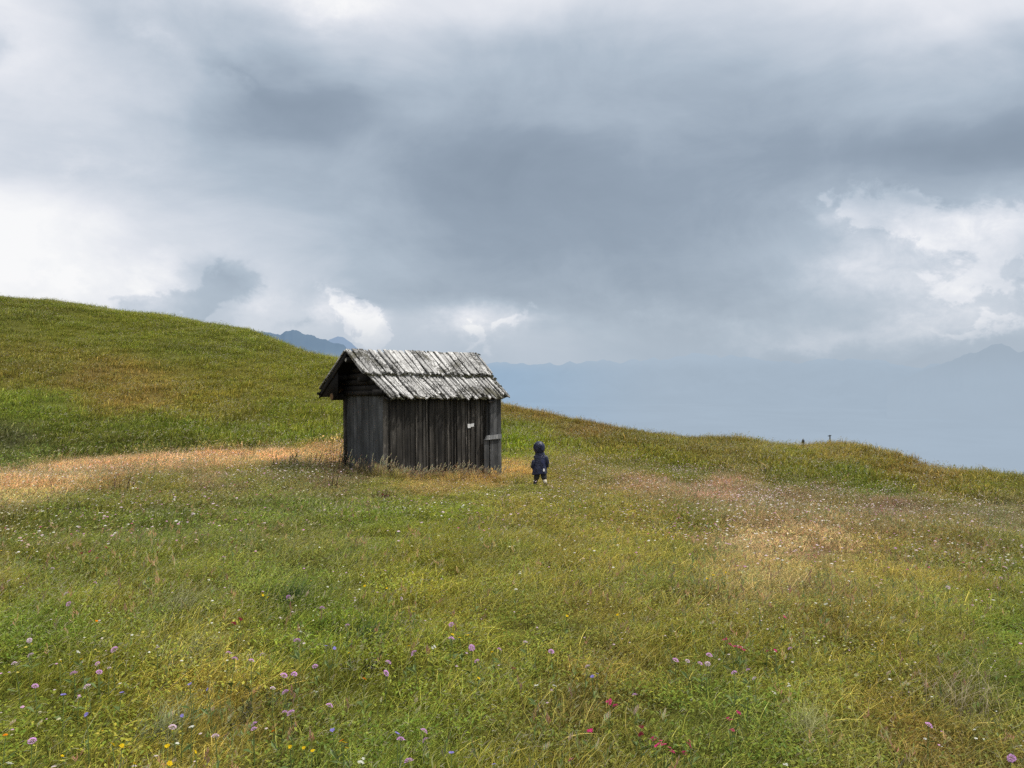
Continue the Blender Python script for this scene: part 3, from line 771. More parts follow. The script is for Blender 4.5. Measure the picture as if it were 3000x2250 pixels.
# roof boards
EV = -.20; EZ = HT + SF * EV
BV, BZ = 2.08, 1.665
def slope_pt(u, s, lift=0.0, side='f'):
    """s = 0 at the ridge, 1 at the eave"""
    if side == 'f':
        d = Vector((0, EV - RV, EZ - RZ)); n = Vector((0, -SF, 1)).normalized()
        n = Vector((0, -(RZ - EZ), (RV - EV))).normalized()
    else:
        d = Vector((0, BV - RV, BZ - RZ)); n = Vector((0, (RZ - BZ), (BV - RV))).normalized()
    p = Vector((u, RV, RZ)) + d * s + n * lift
    return p
def shingles(name, s0, s1, uL0, uL1, uR0, uR1, base, wlo, whi, ragged, side='f', parent=None, seed=1, tail=.03):
    """long boards from s0 down to s1; left/right verges go from uL0/uR0 at s0 to uL1/uR1 at s1"""
    random.seed(seed); mb = MB()
    t = 0.0; W_ = (uR0 - uL0)
    while t < 1.0:
        w = random.uniform(wlo, whi) / W_; t1 = min(t + w, 1.0)
        if 1 - t1 < wlo * .5 / W_: t1 = 1.0
        gap = .009 / W_ * random.uniform(.5, 3.2)
        sk0, sk1 = random.uniform(-.012, .012), random.uniform(-.02, .02)
        a0 = uL0 + (uR0 - uL0) * (t + gap) + sk0; a1 = uL0 + (uR0 - uL0) * (t1 - gap) + sk0
        b0 = uL1 + (uR1 - uL1) * (t + gap) + sk1; b1 = uL1 + (uR1 - uL1) * (t1 - gap) + sk1
        e1 = s1 + random.uniform(-ragged, ragged * .7); e0 = s0
        th = random.uniform(.018, .03); lf = base + random.choice([0, .014, .026]); lf1 = lf + random.uniform(.0, tail)
        col = tonecol(.72, 1.22)
        if t < .05 or t1 > .96: col = (col[0] * .8, col[1], col[2], 1)
        # board in 3 segments with a slight warp, worn and uneven lower end
        N = 4; L = [] 
        wob = random.uniform(-.008, .008)
        for i in range(N + 1):
            q = i / N; s_ = e0 + (e1 - e0) * q
            l0 = a0 + (b0 - a0) * q; l1 = a1 + (b1 - a1) * q
            z_ = lf + (lf1 - lf) * q + wob * math.sin(q * math.pi)
            dd = random.uniform(-.03, .03) if i == N else 0
            cup = random.uniform(-.004, .004)
            L.append((slope_pt(l0, s_ + dd, z_, side), slope_pt(l1, s_ - dd, z_ + cup, side), slope_pt(l1, s_ - dd, z_ + th + cup, side), slope_pt(l0, s_ + dd, z_ + th, side)))
        vs = [p for r_ in L for p in r_]; fs = [(0, 1, 2, 3), (4 * N + 3, 4 * N + 2, 4 * N + 1, 4 * N)]
        for i in range(N):
            for k in range(4):
                fs.append((4 * i + k, 4 * i + (k + 1) % 4, 4 * i + 4 + (k + 1) % 4, 4 * i + 4 + k)[::-1])
        mb.add(vs, fs, col)
        t = t1
    return mb
SB = .50
ul = lambda s: -.377 + (.377 - .197) * s
ur = lambda s: HL + .41 + .07 * s
near_slope = shingles('a', SB - .08, 1.0, -.15, .0, ur(SB) - .01, ur(1) + .02, .0, .065, .12, .075, seed=3, tail=.06).build('lower_roof_course', M_roof, hut)
mbu = shingles('b', SB - .06, .97, -.12, .03, ur(SB), ur(1), -.035, .12, .2, .02, seed=9); mbu.build('under_roof_course', M_roof, hut)
up = shingles('c', -.012, SB + .02, -.36, -.27, ur(0), ur(SB) - .02, .062, .085, .17, .018, seed=5, tail=.035).build('upper_roof_course', M_roof, hut)
shingles('d', .0, SB + .0, -.33, -.24, ur(0) - .03, ur(SB), .022, .14, .22, .015, seed=15, tail=.01).build('under_roof_course', M_roof, hut)
shingles('e', -.0, 1.0, -.35, -.33, HL + .43, HL + .35, .03, .12, .2, .02, side='b', seed=6).build('back_roof_slope', M_roof, hut)
shingles('f', .02, .98, -.33, -.31, HL + .39, HL + .31, -.0, .12, .2, .0, side='b', seed=8).build('back_roof_slope', M_log, hut)
def gap_sheet(side, ua, ub, s0, s1, lift):
    mb = MB(); c = (.35, .4, .4, 1)
    p = [slope_pt(ua, s0, lift - .012, side), slope_pt(ub, s0, lift - .012, side), slope_pt(ub, s1, lift - .012, side), slope_pt(ua, s1, lift - .012, side),
         slope_pt(ua, s0, lift, side), slope_pt(ub, s0, lift, side), slope_pt(ub, s1, lift, side), slope_pt(ua, s1, lift, side)]
    mb.hexa(p, c); return mb.build('dark_gap_sheet', M_log, hut)
gap_sheet('b', -.31, HL + .30, .01, .97, -.014); gap_sheet('f', -.20, HL + .33, .01, .46, .0); gap_sheet('f', .02, HL + .36, .48, .96, -.042)  # added dark sheets: close the back slits, stand in for shade between boards
# battens under the boards and verge board at the back eave
mb = MB()
for s_ in (.12, .5, .93):
    a = slope_pt(-.02, s_, -.05); b = slope_pt(HL + .35, s_, -.05)
    mb.tube([a, b], .022, 6, tonecol(.6, .9))
mb.build('roof_batten', M_log, hut)
mb = MB(); mb.tube([slope_pt(-.37, .97, -.03, 'b'), slope_pt(HL + .4, .97, -.03, 'b')], .03, 6, tonecol(.5, .7)); mb.build('roof_batten', M_log, hut)
# ridge debris and moss
def moss(name, spots, mat, seed):
    random.seed(seed); mb = MB()
    for (u0, s0, lift, r) in spots:
        for k in range(5):
            rr = r * random.uniform(.35, 1.0)
            c = slope_pt(u0 + random.uniform(-r, r), s0 + random.uniform(-r, r) * .5, lift + rr * .2)
            n_ = 6; vs = [c + Vector((0, 0, rr * .7))]
            for q in range(n_):
                a = 2 * math.pi * q / n_; k_ = random.uniform(.6, 1.2)
                vs.append(c + Vector((math.cos(a) * rr * k_, math.sin(a) * rr * k_ * .8, -.01 + math.sin(a) * rr * SF * .6)))
            mb.add(vs, [(0, 1 + q, 1 + (q + 1) % n_) for q in range(n_)], (1, 1, 1, 1))
    return mb.build(name, mat, hut)
random.seed(77)
sp1 = [(random.uniform(-.18, HL + .42), SB + random.uniform(-.005, .05), .075, random.uniform(.010, .026)) for _ in range(150)]
sp1 += [(random.uniform(.03, HL + .42), 1.0 + random.uniform(-.04, .01), .02, random.uniform(.01, .022)) for _ in range(70)]
sp1 += [(random.uniform(.0, HL + .40), random.uniform(0, 1), .07, random.uniform(.006, .013)) for _ in range(110)]
sp1 += [(HL + .44 - .1 * random.random(), random.uniform(.45, 1.0), .07, random.uniform(.012, .032)) for _ in range(26)]
sp1 += [(random.uniform(1.2, HL + .48), random.uniform(-.02, .02), .09, random.uniform(.012, .026)) for _ in range(50)]
moss('dark_moss', sp1, M_moss, 4)
sp2 = [(HL + .30 + .1 * random.random(), random.uniform(.36, .5), .09, random.uniform(.015, .03)) for _ in range(9)]
sp2 += [(random.uniform(1.1, 1.5), random.uniform(.0, .05), .09, random.uniform(.010, .02)) for _ in range(8)]
sp2 += [(random.uniform(-.3, -.1), random.uniform(.02, .15), .085, random.uniform(.01, .02)) for _ in range(6)]
sp2 = [sp2[0], sp2[1], (HL + .36, .42, .09, .028), (1.28, .02, .09, .02), (-.22, .08, .085, .02)]
for q, s_ in enumerate(sp2): moss('yellow_moss', [s_], M_moss2, 5 + q)

# door ajar at the right end
door = None
mb = MB(); random.seed(12)
mb.box(HL + .0, HL + .10, -.05, -.01, -.3, HT - .1, (.3, .3, .3, 1))
mb.box(HL + .055, HL + .135, -.085, -.058, .08, HT - .14, tonecol(.8, 1.1))
mb.box(HL + .140, HL + .245, -.083, -.056, .02, HT - .085, tonecol(.9, 1.2))
mb.box(HL + .250, HL + .345, -.088, -.060, -.28, HT - .155, tonecol(.8, 1.0))
mb.box(HL - .10, HL + .025, -.080, -.052, .0, .68, tonecol(.75, .95))
door = mb.build('door', M_door, hut)
mb = MB()
mb.hexa([(HL - .10, -.125, .67), (HL + .33, -.125, .685), (HL + .33, -.09, .685), (HL - .10, -.09, .67),
         (HL - .06, -.125, .755), (HL + .33, -.125, .775), (HL + .33, -.09, .775), (HL - .06, -.09, .755)], (1.9, .3, .4, 1))
mb.build('door_batten', M_door, door)
mb = MB(); mb.box(HL - .0, HL + .16, -.125, -.09, HT - .235, HT - .205, (.6, .2, .2, 1)); mb.build('hinge', M_iron, door)
mb = MB(); mb.box(HL - .49, HL - .415, -.046, -.043, .925, 1.01); mb.hexa([(HL - .408, -.047, .945), (HL - .335, -.047, .955), (HL - .335, -.044, .955), (HL - .408, -.044, .945),
    (HL - .408, -.047, 1.012), (HL - .330, -.047, 1.018), (HL - .330, -.044, 1.018), (HL - .408, -.044, 1.012)])
mb.build('notice', M_paper, hut)

# ------------------------------------------------------------------ child walking away
def cloth_material(name, c0, c1, scale, rough=.45, bump=.5):
    m, t, out = material(name)
    tc = t.n.new('ShaderNodeTexCoord'); nz = t.noise(tc.outputs['Object'], scale, 3, .6, .6)
    c = t.mix(t.maprange(nz.outputs[0], .35, .65, 0, 1), c0, c1)
    principled(t, out, c, rough, nz.outputs[0], bump, .02, spec=.45)
    return m
M_coat = cloth_material('navy_raincoat', (.006, .009, .030), (.021, .027, .075), 16, .36, 1.0)
M_camo = cloth_material('dark_patterned_trousers', (.012, .015, .035), (.05, .05, .045), 40, .8)
M_skin = flat_material('skin', (.55, .33, .24), .6, 12, .08)
M_sock = flat_material('cream_sock', (.62, .56, .44), .85, 60, .15)
M_boot = flat_material('dark_boot', (.03, .03, .05), .5, 20, .2)
M_refl = flat_material('white_reflective_patch', (.75, .75, .78), .4)
M_hair = flat_material('brown_hair', (.10, .06, .03), .7, 60, .3)
fx, fy = gpoint(1583, 1424)
s_ = math.hypot(fx, fy) / 16.3
fz = float(ground(fx, fy))
child = empty('person', (fx, fy, fz), rz=R(8)); child.scale = (1.14, 1.06, 1.03)
tag(child, 'toddler in a hooded navy raincoat walking away through the grass, one pale sock showing', 'person')

def skin_chain(name, verts, edges, radii, mat, parent, root=0, sub=2):
    me = bpy.data.meshes.new(name); me.from_pydata(verts, edges, []); me.materials.append(mat)
    o = bpy.data.objects.new(name, me); COL.objects.link(o); o.parent = parent
    md = o.modifiers.new('skin', 'SKIN'); md.use_smooth_shade = True
    for i, r_ in enumerate(radii):
        sv = me.skin_vertices[0].data[i]
        sv.radius = r_ if np.ndim(r_) else (r_, r_)
        sv.use_root = (i == root)
    ss_ = o.modifiers.new('sub', 'SUBSURF'); ss_.levels = sub; ss_.render_levels = sub
    return o
# joints (x right, y forward = away from the camera, z up)
J = dict(pelvis=(0, 0, .33), waist=(0, 0, .40), chest=(-.003, .005, .52), neck=(-.005, .01, .615), headb=(-.01, .02, .66), headm=(-.015, .03, .73), headt=(-.015, .03, .80),
         shL=(-.070, .010, .565), elL=(-.115, -.01, .46), wrL=(-.13, .01, .375), shR=(.066, .010, .565), elR=(.115, -.005, .47), wrR=(.118, .03, .385),
         hiL=(-.05, 0, .30), knL=(-.06, .03, .17), anL=(-.085, .06, .045), toL=(-.09, .11, .02), hiR=(.05, 0, .30), knR=(.062, -.005, .165), anR=(.085, -.045, .05), toR=(.088, .02, .018))
names = list(J); ix = {n: i for i, n in enumerate(names)}
E_ = [('pelvis', 'waist'), ('waist', 'chest'), ('chest', 'neck'), ('neck', 'headb'), ('headb', 'headm'), ('headm', 'headt'), ('chest', 'shL'), ('shL', 'elL'), ('elL', 'wrL'),
      ('chest', 'shR'), ('shR', 'elR'), ('elR', 'wrR'), ('pelvis', 'hiL'), ('hiL', 'knL'), ('knL', 'anL'), ('anL', 'toL'), ('pelvis', 'hiR'), ('hiR', 'knR'), ('knR', 'anR'), ('anR', 'toR')]
Rd = dict(pelvis=.075, waist=.072, chest=.066, neck=.036, headb=.058, headm=.082, headt=.062, shL=.022, elL=.018, wrL=.014, shR=.022, elR=.018, wrR=.014,
          hiL=.052, knL=.036, anL=.024, toL=.022, hiR=.052, knR=.036, anR=.024, toR=.022)
V_ = [J[n] for n in names]; Ed = [(ix[a], ix[b]) for a, b in E_]; Rr = [Rd[n] for n in names]
# fingers grown from the palms, same continuous body
for sd, wr in ((-1, 'wrL'), (1, 'wrR')):
    b = Vector(J[wr]); palm = b + Vector((sd * .004, .012, -.030)); V_.append(tuple(palm)); Rr.append((.018, .010)); pi = len(V_) - 1; Ed.append((ix[wr], pi))
    for k in range(4):
        o1 = palm + Vector((0, (k - 1.5) * .010, -.018)); L_ = (.020, .024, .023, .018)[k]
        V_.append(tuple(o1)); Rr.append(.0055); Ed.append((pi, len(V_) - 1))
        V_.append(tuple(o1 + Vector((-sd * .004, .002, -L_)))); Rr.append(.0045); Ed.append((len(V_) - 2, len(V_) - 1))
    th_ = palm + Vector((-sd * .006, .022, -.002)); V_.append(tuple(th_)); Rr.append(.006); Ed.append((pi, len(V_) - 1))
    V_.append(tuple(th_ + Vector((-sd * .004, .012, -.016)))); Rr.append(.005); Ed.append((len(V_) - 2, len(V_) - 1))
skin_chain('body', V_, Ed, Rr, M_skin, child)
# face under the hood (turned away from the camera)
mb = MB()
mb.loft([(-.015, .106, .728, .002, .002), (-.015, .112, .722, .009, .010), (-.015, .108, .712, .010, .008), (-.015, .104, .707, .003, .003)], n=8); mb.build('nose', M_skin, child, True)
for sx in (-.043, .013):
    mb = MB(); mb.loft([(sx, .098, .738, .001, .001), (sx, .101, .745, .009, .006), (sx, .098, .752, .001, .001)], n=8); mb.build('eye', M_boot, child, True)
mb = MB(); mb.loft([(-.015, .100, .688, .001, .001), (-.015, .103, .691, .017, .004), (-.015, .100, .694, .001, .001)], n=8); mb.build('mouth', flat_material('lips', (.4, .14, .12)), child, True)
mb = MB(); mb.loft([(-.015, .022, .70, .07, .07), (-.015, .018, .74, .086, .086), (-.015, .03, .79, .078, .08), (-.015, .04, .82, .03, .03)], n=16); mb.build('hair', M_hair, child, True)

def grid_surface(rings, n, closed=True):
    """rings: functions of angle -> point; returns MB"""
    mb = MB(); vs = []
    for rg in rings:
        for k in range(n):
            vs.append(rg(2 * math.pi * k / n))
    fs = []
    for i in range(len(rings) - 1):
        for k in range(n):
            fs.append((i * n + k, i * n + (k + 1) % n, (i + 1) * n + (k + 1) % n, (i + 1) * n + k))
    mb.add(vs, fs); return mb
def ring(cx, cy, cz, rx, ry, fold=0.0, nf=7, ph=0.0, dz=0.0):
    return lambda a: (cx + (rx + fold * math.sin(nf * a + ph)) * math.cos(a), cy + (ry + fold * math.sin(nf * a + ph)) * math.sin(a), cz + dz * math.cos(a) + fold * .6 * math.sin(3 * a + ph))
# coat: flared hem, folds, narrow at the neck
rings = [ring(-.012, .0, .232, .128, .098, .012, 6, .5, .008), ring(-.012, .0, .236, .132, .102, .012, 6, .5, .008), ring(-.012, 0, .30, .124, .097, .009, 6, .8), ring(-.008, 0, .37, .112, .090, .006, 6, 1.2), ring(-.006, 0, .43, .104, .084, .006, 5, 2.0),
         ring(-.004, 0, .49, .104, .080, .004, 5, 2.6), ring(-.003, .002, .545, .108, .074, .003, 5, 3.0), ring(-.003, .005, .585, .100, .066, .002, 4), ring(-.006, .008, .615, .086, .062), ring(-.010, .012, .645, .078, .066), ring(-.014, .016, .672, .074, .068)]
coat = grid_surface(rings, 36).build('raincoat', M_coat, child, True)
ss_ = coat.modifiers.new('sub', 'SUBSURF'); ss_.levels = 1; ss_.render_levels = 1
def sleeve(sd):
    sh, el, wr = (Vector(J[k + ('L' if sd < 0 else 'R')]) for k in ('sh', 'el', 'wr'))
    sh = sh + Vector((-sd * .005, 0, .016))
    pts = [sh, sh.lerp(el, .3) + Vector((sd * .014, 0, .004)), sh.lerp(el, .65) + Vector((sd * .006, 0, 0)), el, el.lerp(wr, .35) + Vector((sd * .002, 0, 0)), el.lerp(wr, .75), wr + Vector((sd * .004, .004, -.02)), wr + Vector((sd * .006, .006, -.035))]
    rad = [.044, .049, .045, .041, .043, .038, .037, .035]
    mb = MB(); mb.tube(pts, rad, 16, caps=True)
    o = mb.build('sleeve', M_coat, coat, True); q = o.modifiers.new('sub', 'SUBSURF'); q.levels = 1; q.render_levels = 1
    return o
sleeve(-1); sleeve(1)
# hood: closed shell at the back, open towards the front, with a soft point
mb = MB(); vs = []; NU, NV = 20, 14
for i in range(NV + 1):
    ph = math.pi * i / NV
    for k in range(NU + 1):
        a = R(-128) + R(256) * k / NU            # 0 = straight back
        rr = math.sin(ph)
        x_ = .100 * rr * math.sin(a); y_ = -.104 * rr * math.cos(a); z_ = .122 * math.cos(ph)
        if z_ > 0: y_ -= .012 * (z_ / .12) * (rr > .2)
        k_ = 1 + .03 * math.sin(5 * a + 2 * ph) * rr + .035 * math.sin(3 * ph + a) * rr
        nk = max(0, -z_ / .12) ; sh_ = 1 - .05 * nk
        vs.append((-.018 + x_ * k_ * sh_, .022 + y_ * k_ * sh_, .742 + z_ * (1.0 if z_ > 0 else 1.1)))
fs = [(i * (NU + 1) + k, i * (NU + 1) + k + 1, (i + 1) * (NU + 1) + k + 1, (i + 1) * (NU + 1) + k) for i in range(NV) for k in range(NU)]
mb.add(vs, fs); hood = mb.build('hood', M_coat, coat, True)
q = hood.modifiers.new('solid', 'SOLIDIFY'); q.thickness = .006
q = hood.modifiers.new('sub', 'SUBSURF'); q.levels = 1; q.render_levels = 1
mb = MB(); mb.tube([(-.075, -.055, .632), (-.04, -.075, .622), (0, -.082, .618), (.04, -.075, .622), (.07, -.052, .632)], .007, 8); mb.build('collar_seam', M_coat, coat, True)
mb = MB(); mb.hexa([(.028, -.112, .30), (.066, -.104, .298), (.066, -.100, .298), (.028, -.108, .30), (.034, -.105, .348), (.056, -.100, .35), (.056, -.096, .35), (.034, -.101, .348)])
mb.build('reflective_patch', M_refl, coat)
# trousers, socks, boots
for sd, h_, k_, a_, t_ in ((-1, 'hiL', 'knL', 'anL', 'toL'), (1, 'hiR', 'knR', 'anR', 'toR')):
    hp, kn, an, to = (Vector(J[q]) for q in (h_, k_, a_, t_))
    mb = MB(); mb.tube([hp + Vector((0, 0, .05)), hp, hp.lerp(kn, .5), kn, kn.lerp(an, .42)], [.060, .060, .056, .052, .050], 14)
    o = mb.build('trouser_leg', M_camo, child, True); q = o.modifiers.new('sub', 'SUBSURF'); q.levels = 1; q.render_levels = 1
    mb = MB(); mb.tube([kn.lerp(an, .4), kn.lerp(an, .7), an + Vector((0, 0, .004))], [.036, .034, .031], 12)
    mb.build('sock', M_sock if sd > 0 else M_boot, child, True)
    mb = MB(); mb.tube([an + Vector((0, -.03, -.02)), an + Vector((0, -.012, -.010)), an.lerp(to, .5), to + Vector((0, .012, .004)), to + Vector((0, .035, 0))], [.016, .032, .030, .028, .012], 12)
    mb.build('boot', M_boot, child, True)

# ------------------------------------------------------------------ flowers: every one its own thing
def petal_mat(name, c, v=.25):
    m, t, out = material(name)
    tc = t.n.new('ShaderNodeTexCoord'); oi = t.n.new('ShaderNodeObjectInfo')
    nz = t.noise(tc.outputs['Object'], 90, 2, .6)
    base = t.mix(t.maprange(nz.outputs[0], .3, .7, 0, 1), tuple(q * (1 - v) for q in c), tuple(min(q * (1 + v), .95) for q in c))
    d = t.node('ShaderNodeBsdfDiffuse', {'Color': base}); tr = t.node('ShaderNodeBsdfTranslucent', {'Color': base})
    mx = t.node('ShaderNodeMixShader', {0: .35, 1: d.outputs[0], 2: tr.outputs[0]})
    t.l.new(mx.outputs[0], out.inputs[0])
    return m
PM = {'lilac': petal_mat('lilac_petals', (.74, .42, .76)), 'pale': petal_mat('pale_pink_petals', (.78, .60, .72)), 'magenta': petal_mat('magenta_petals', (.68, .05, .24)), 'crimson': petal_mat('dark_crimson_petals', (.22, .02, .05)),
      'yellow': petal_mat('yellow_petals', (.80, .55, .02)), 'orange': petal_mat('orange_petals', (.80, .26, .01)), 'white': petal_mat('white_petals', (.80, .80, .72), .1), 'violet': petal_mat('violet_petals', (.30, .26, .66))}
M_stem = flat_material('flower_stem', (.12, .17, .05), .7)
def head_scabious(mb, r, seed):
    """domed head of many small florets with a fringe"""
    random.seed(seed)
    for ringi, (rr, zz, n, sz) in enumerate(((1.0, .0, 16, .50), (.72, .26, 13, .42), (.42, .42, 9, .38), (.12, .48, 4, .34))):
        for k in range(n):
            a = 2 * math.pi * (k + random.random() * .5) / n
            cx, cy, cz = math.cos(a) * rr * r * .72, math.sin(a) * rr * r * .72, zz * r
            s = sz * r * random.uniform(.8, 1.2); ox, oy = math.cos(a), math.sin(a); up = .25 + .5 * (1 - rr)
            mb.add([(cx, cy, cz), (cx + ox * s * .6 - oy * s * .4, cy + oy * s * .6 + ox * s * .4, cz + s * up), (cx + ox * s, cy + oy * s, cz + s * (up - .25)), (cx + ox * s * .6 + oy * s * .4, cy + oy * s * .6 - ox * s * .4, cz + s * up)], [(0, 1, 2), (0, 2, 3)])
def head_star(mb, r, seed, n=8):
    random.seed(seed)
    for k in range(n):
        a = 2 * math.pi * k / n + random.uniform(-.1, .1); ox, oy = math.cos(a), math.sin(a); s = r * random.uniform(.85, 1.1)
        mb.add([(0, 0, 0), (ox * s * .6 - oy * s * .28, oy * s * .6 + ox * s * .28, s * .22), (ox * s, oy * s, s * .12), (ox * s * .6 + oy * s * .28, oy * s * .6 - ox * s * .28, s * .22)], [(0, 1, 2), (0, 2, 3)])
    mb.loft([(0, 0, 0, r * .14, r * .14), (0, 0, r * .14, r * .08, r * .08)], n=6)
def head_cluster(mb, r, seed):
    random.seed(seed)
    for j in range(5):
        a = random.uniform(0, 6.28); d = r * random.uniform(.2, .9) * (j > 0); cz = random.uniform(-.4, .4) * r
        sub = MB(); head_star(sub, r * .55, seed + j, 5)
        mb.add([(x + math.cos(a) * d, y + math.sin(a) * d, z + cz) for x, y, z in sub.v], sub.f)
KIND = {
 'lilac': ('scabious', .0165, head_scabious, 'lilac'), 'pale': ('clover_flower', .0145, head_scabious, 'pale'), 'magenta': ('campion_flower', .016, head_cluster, 'magenta'),
 'crimson': ('vanilla_orchid', .015, head_cluster, 'crimson'), 'yellow': ('yellow_flower', .0125, head_star, 'yellow'), 'orange': ('hawkweed_flower', .012, head_star, 'orange'),
 'white': ('yarrow_flower', .0145, head_cluster, 'white'), 'violet': ('bellflower', .013, head_star, 'violet')}
protoF = {}
def flower_proto(k, var):
    if (k, var) in protoF: return protoF[(k, var)]
    nm, r, fn, m = KIND[k]
    H_ = .26
    random.seed(var * 13 + len(k))
    b = MB(); lx = random.uniform(-.03, .05); b.tube([(-lx, 0, -.05), (-lx * .5, 0.004, H_ * .5), (0, 0, H_)], [.0022, .0018, .0015], 5)
    for q in range(2):
        a = random.uniform(0, 6.28); z = H_ * random.uniform(.3, .6)
        b.add([(-lx * .5, 0, z), (math.cos(a) * .02 - .01, math.sin(a) * .02, z + .03), (math.cos(a) * .045, math.sin(a) * .045, z + .035), (math.cos(a) * .02 + .005, math.sin(a) * .02, z + .02)], [(0, 1, 2), (0, 2, 3)])
    sm = b.mesh('stem', M_stem)
    h = MB(); fn(h, r, var * 7 + 3); hm = h.mesh('flower_head', PM[m])
    protoF[(k, var)] = (sm, hm, H_)
    return protoF[(k, var)]

FL = {
'lilac': [(279,1708),(201,1773),(845,1751),(944,1782),(335,1907),(669,1914),(688,1935),(737,1938),(871,1881),(923,1957),(862,1977),(832,1984),(836,2030),(852,2090),(835,2092),(745,2124),(744,2138),(965,2070),(103,2012),(216,1979),(94,2171),
  (1017,1833),(1137,1943),(1131,1973),(1213,1915),(1322,1830),(1322,1873),(1382,1899),(1463,1907),(1397,1939),(1615,1911),(1859,2041),(1979,1938),(1174,2172),(1246,2169),(1242,2149),(1198,2234),
  (2566,1642),(2151,1975),(2721,2127),(2963,2224),(2932,1694),(2315,1904),(2078,1922),(2192,1967),(2051,1944),(286,1948),(291,1972),(655,1635),(2624,1607)],
'pale': [(154,1667),(462,1902),(767,1923),(42,1946),(86,1879),(90,1924),(320,1963),(255,2013),(232,2051),(799,2020),(631,2161),(26,1704),(195,1742),(1539,1882),(1176,1755),(1721,1956),(2777,1722),(2946,1665),(2985,1681),(2993,1738),(2073,1949),(2014,1940),(2210,1993),(506,2135),
  (1060,1387),(1030,1375),(620,1447),(600,1455),(560,1455),(440,1455),(2480,1450),(2550,1462),(2625,1465),(2830,1506),(1490,1452),(1780,1362),(1510,1400)],
'magenta': [(264,1616),(310,1604),(285,1636),(411,1381),(1787,2062),(1800,2071),(1913,2167),(1943,2183),(1922,2188),(1970,2203),(1728,2148),(1671,2231),(2299,1808),(2154,1893),(2126,1872),(2181,1903),(2248,1910),(2272,1905),(2134,2113),(2167,2093),(2147,2148),(2020,2180),(2005,2206),(2140,1890),(2166,1899)],
'crimson': [(705,1815),(687,1826),(1503,1960),(1879,2129),(1877,2156),(1122,1448),(1135,1452),(240,1620),(680,1589),(427,1660),(448,1660),(970,1400),(460,1620)],
'yellow': [(176,1937),(212,1948),(238,1935),(565,2030),(330,2185),(357,2188),(182,2218),(490,2189),(890,2197),(916,2200),(572,2206),(394,2242),(497,2246),(1022,1916),(1133,1724),(1069,1718),(1212,1794),(1325,1861),(1346,1870),(1371,1861),(1198,1893),(1402,1991),(1441,1912),
  (1809,1803),(1661,1806),(1979,1690),(1974,1650),(1009,2181),(1016,2198),(2029,1675),(2045,1679),(2072,1697),(2090,1686),(2566,1883),(2127,1679),(770,1745),(785,1752),(850,2195)],
'orange': [(16,2160),(800,2147),(1067,1989),(768,1738),(1000,2175),(283,1820)],
'white': [(230,1913),(927,2027),(881,1855),(561,2127),(29,2242),(1524,1681),(1579,1677),(1511,1727),(1570,2009),(1059,2233),(1271,1898),(1627,2012),(2192,2014),(2312,2012),(2304,2242),(2420,1768),(1450,1712),(1390,1745),(613,1700),(860,1870),(118,1640),(2270,2030)],
'violet': [(533,2100),(974,2143),(186,2037),(253,2094),(556,2010),(608,2020),(357,2032),(1322,2213),(1447,2244),(1163,2155),(1750,1980),(1735,1985),(980,1900),(955,1895)]}
LAB = {'lilac': 'round lilac scabious flower head', 'pale': 'pale pink clover flower', 'magenta': 'bright magenta campion flower cluster', 'crimson': 'dark crimson flower cluster', 'yellow': 'small yellow starry flower',
       'orange': 'small orange hawkweed flower', 'white': 'flat white yarrow flower head', 'violet': 'small blue violet bellflower'}
def where(px, py):
    c = 'far left' if px < 600 else 'centre left' if px < 1150 else 'middle' if px < 1750 else 'centre right' if px < 2350 else 'far right'
    d = 'near the hut' if py < 1560 else 'mid meadow' if py < 1830 else 'foreground grass' if py < 2090 else 'nearest grass'
    return c, d
flower_objs = []
rf_ = random.Random(99)
for k, pts_ in FL.items():
    for i, (px, py) in enumerate(pts_):
        hgt = rf_.uniform(.14, .23)
        x, y = gpoint(px, py, hgt)
        var = i % 4
        sm, hm, H_ = flower_proto(k, var)
        gz = float(ground(x, y))
        z_sc = hgt / H_
        o = empty(KIND[k][0], (x, y, gz), rf_.uniform(0, 6.28))
        c, d = where(px, py)
        tag(o, '%s, %s, %s' % (LAB[k], d, c), 'flower', '%s flowers, %s, %s' % (k, d, c))
        big = rf_.uniform(.62, 1.0) * (1.0 if py > 1600 else 1.3)
        so = bpy.data.objects.new('stem', sm); COL.objects.link(so); so.parent = o; so.scale = (1, 1, z_sc)
        ho = bpy.data.objects.new('flower_head', hm); COL.objects.link(ho); ho.parent = o; ho.location = (0, 0, hgt)
        ho.scale = (big, big, big); ho.rotation_euler = (rf_.gauss(.15, .4), rf_.gauss(0, .4), 0)

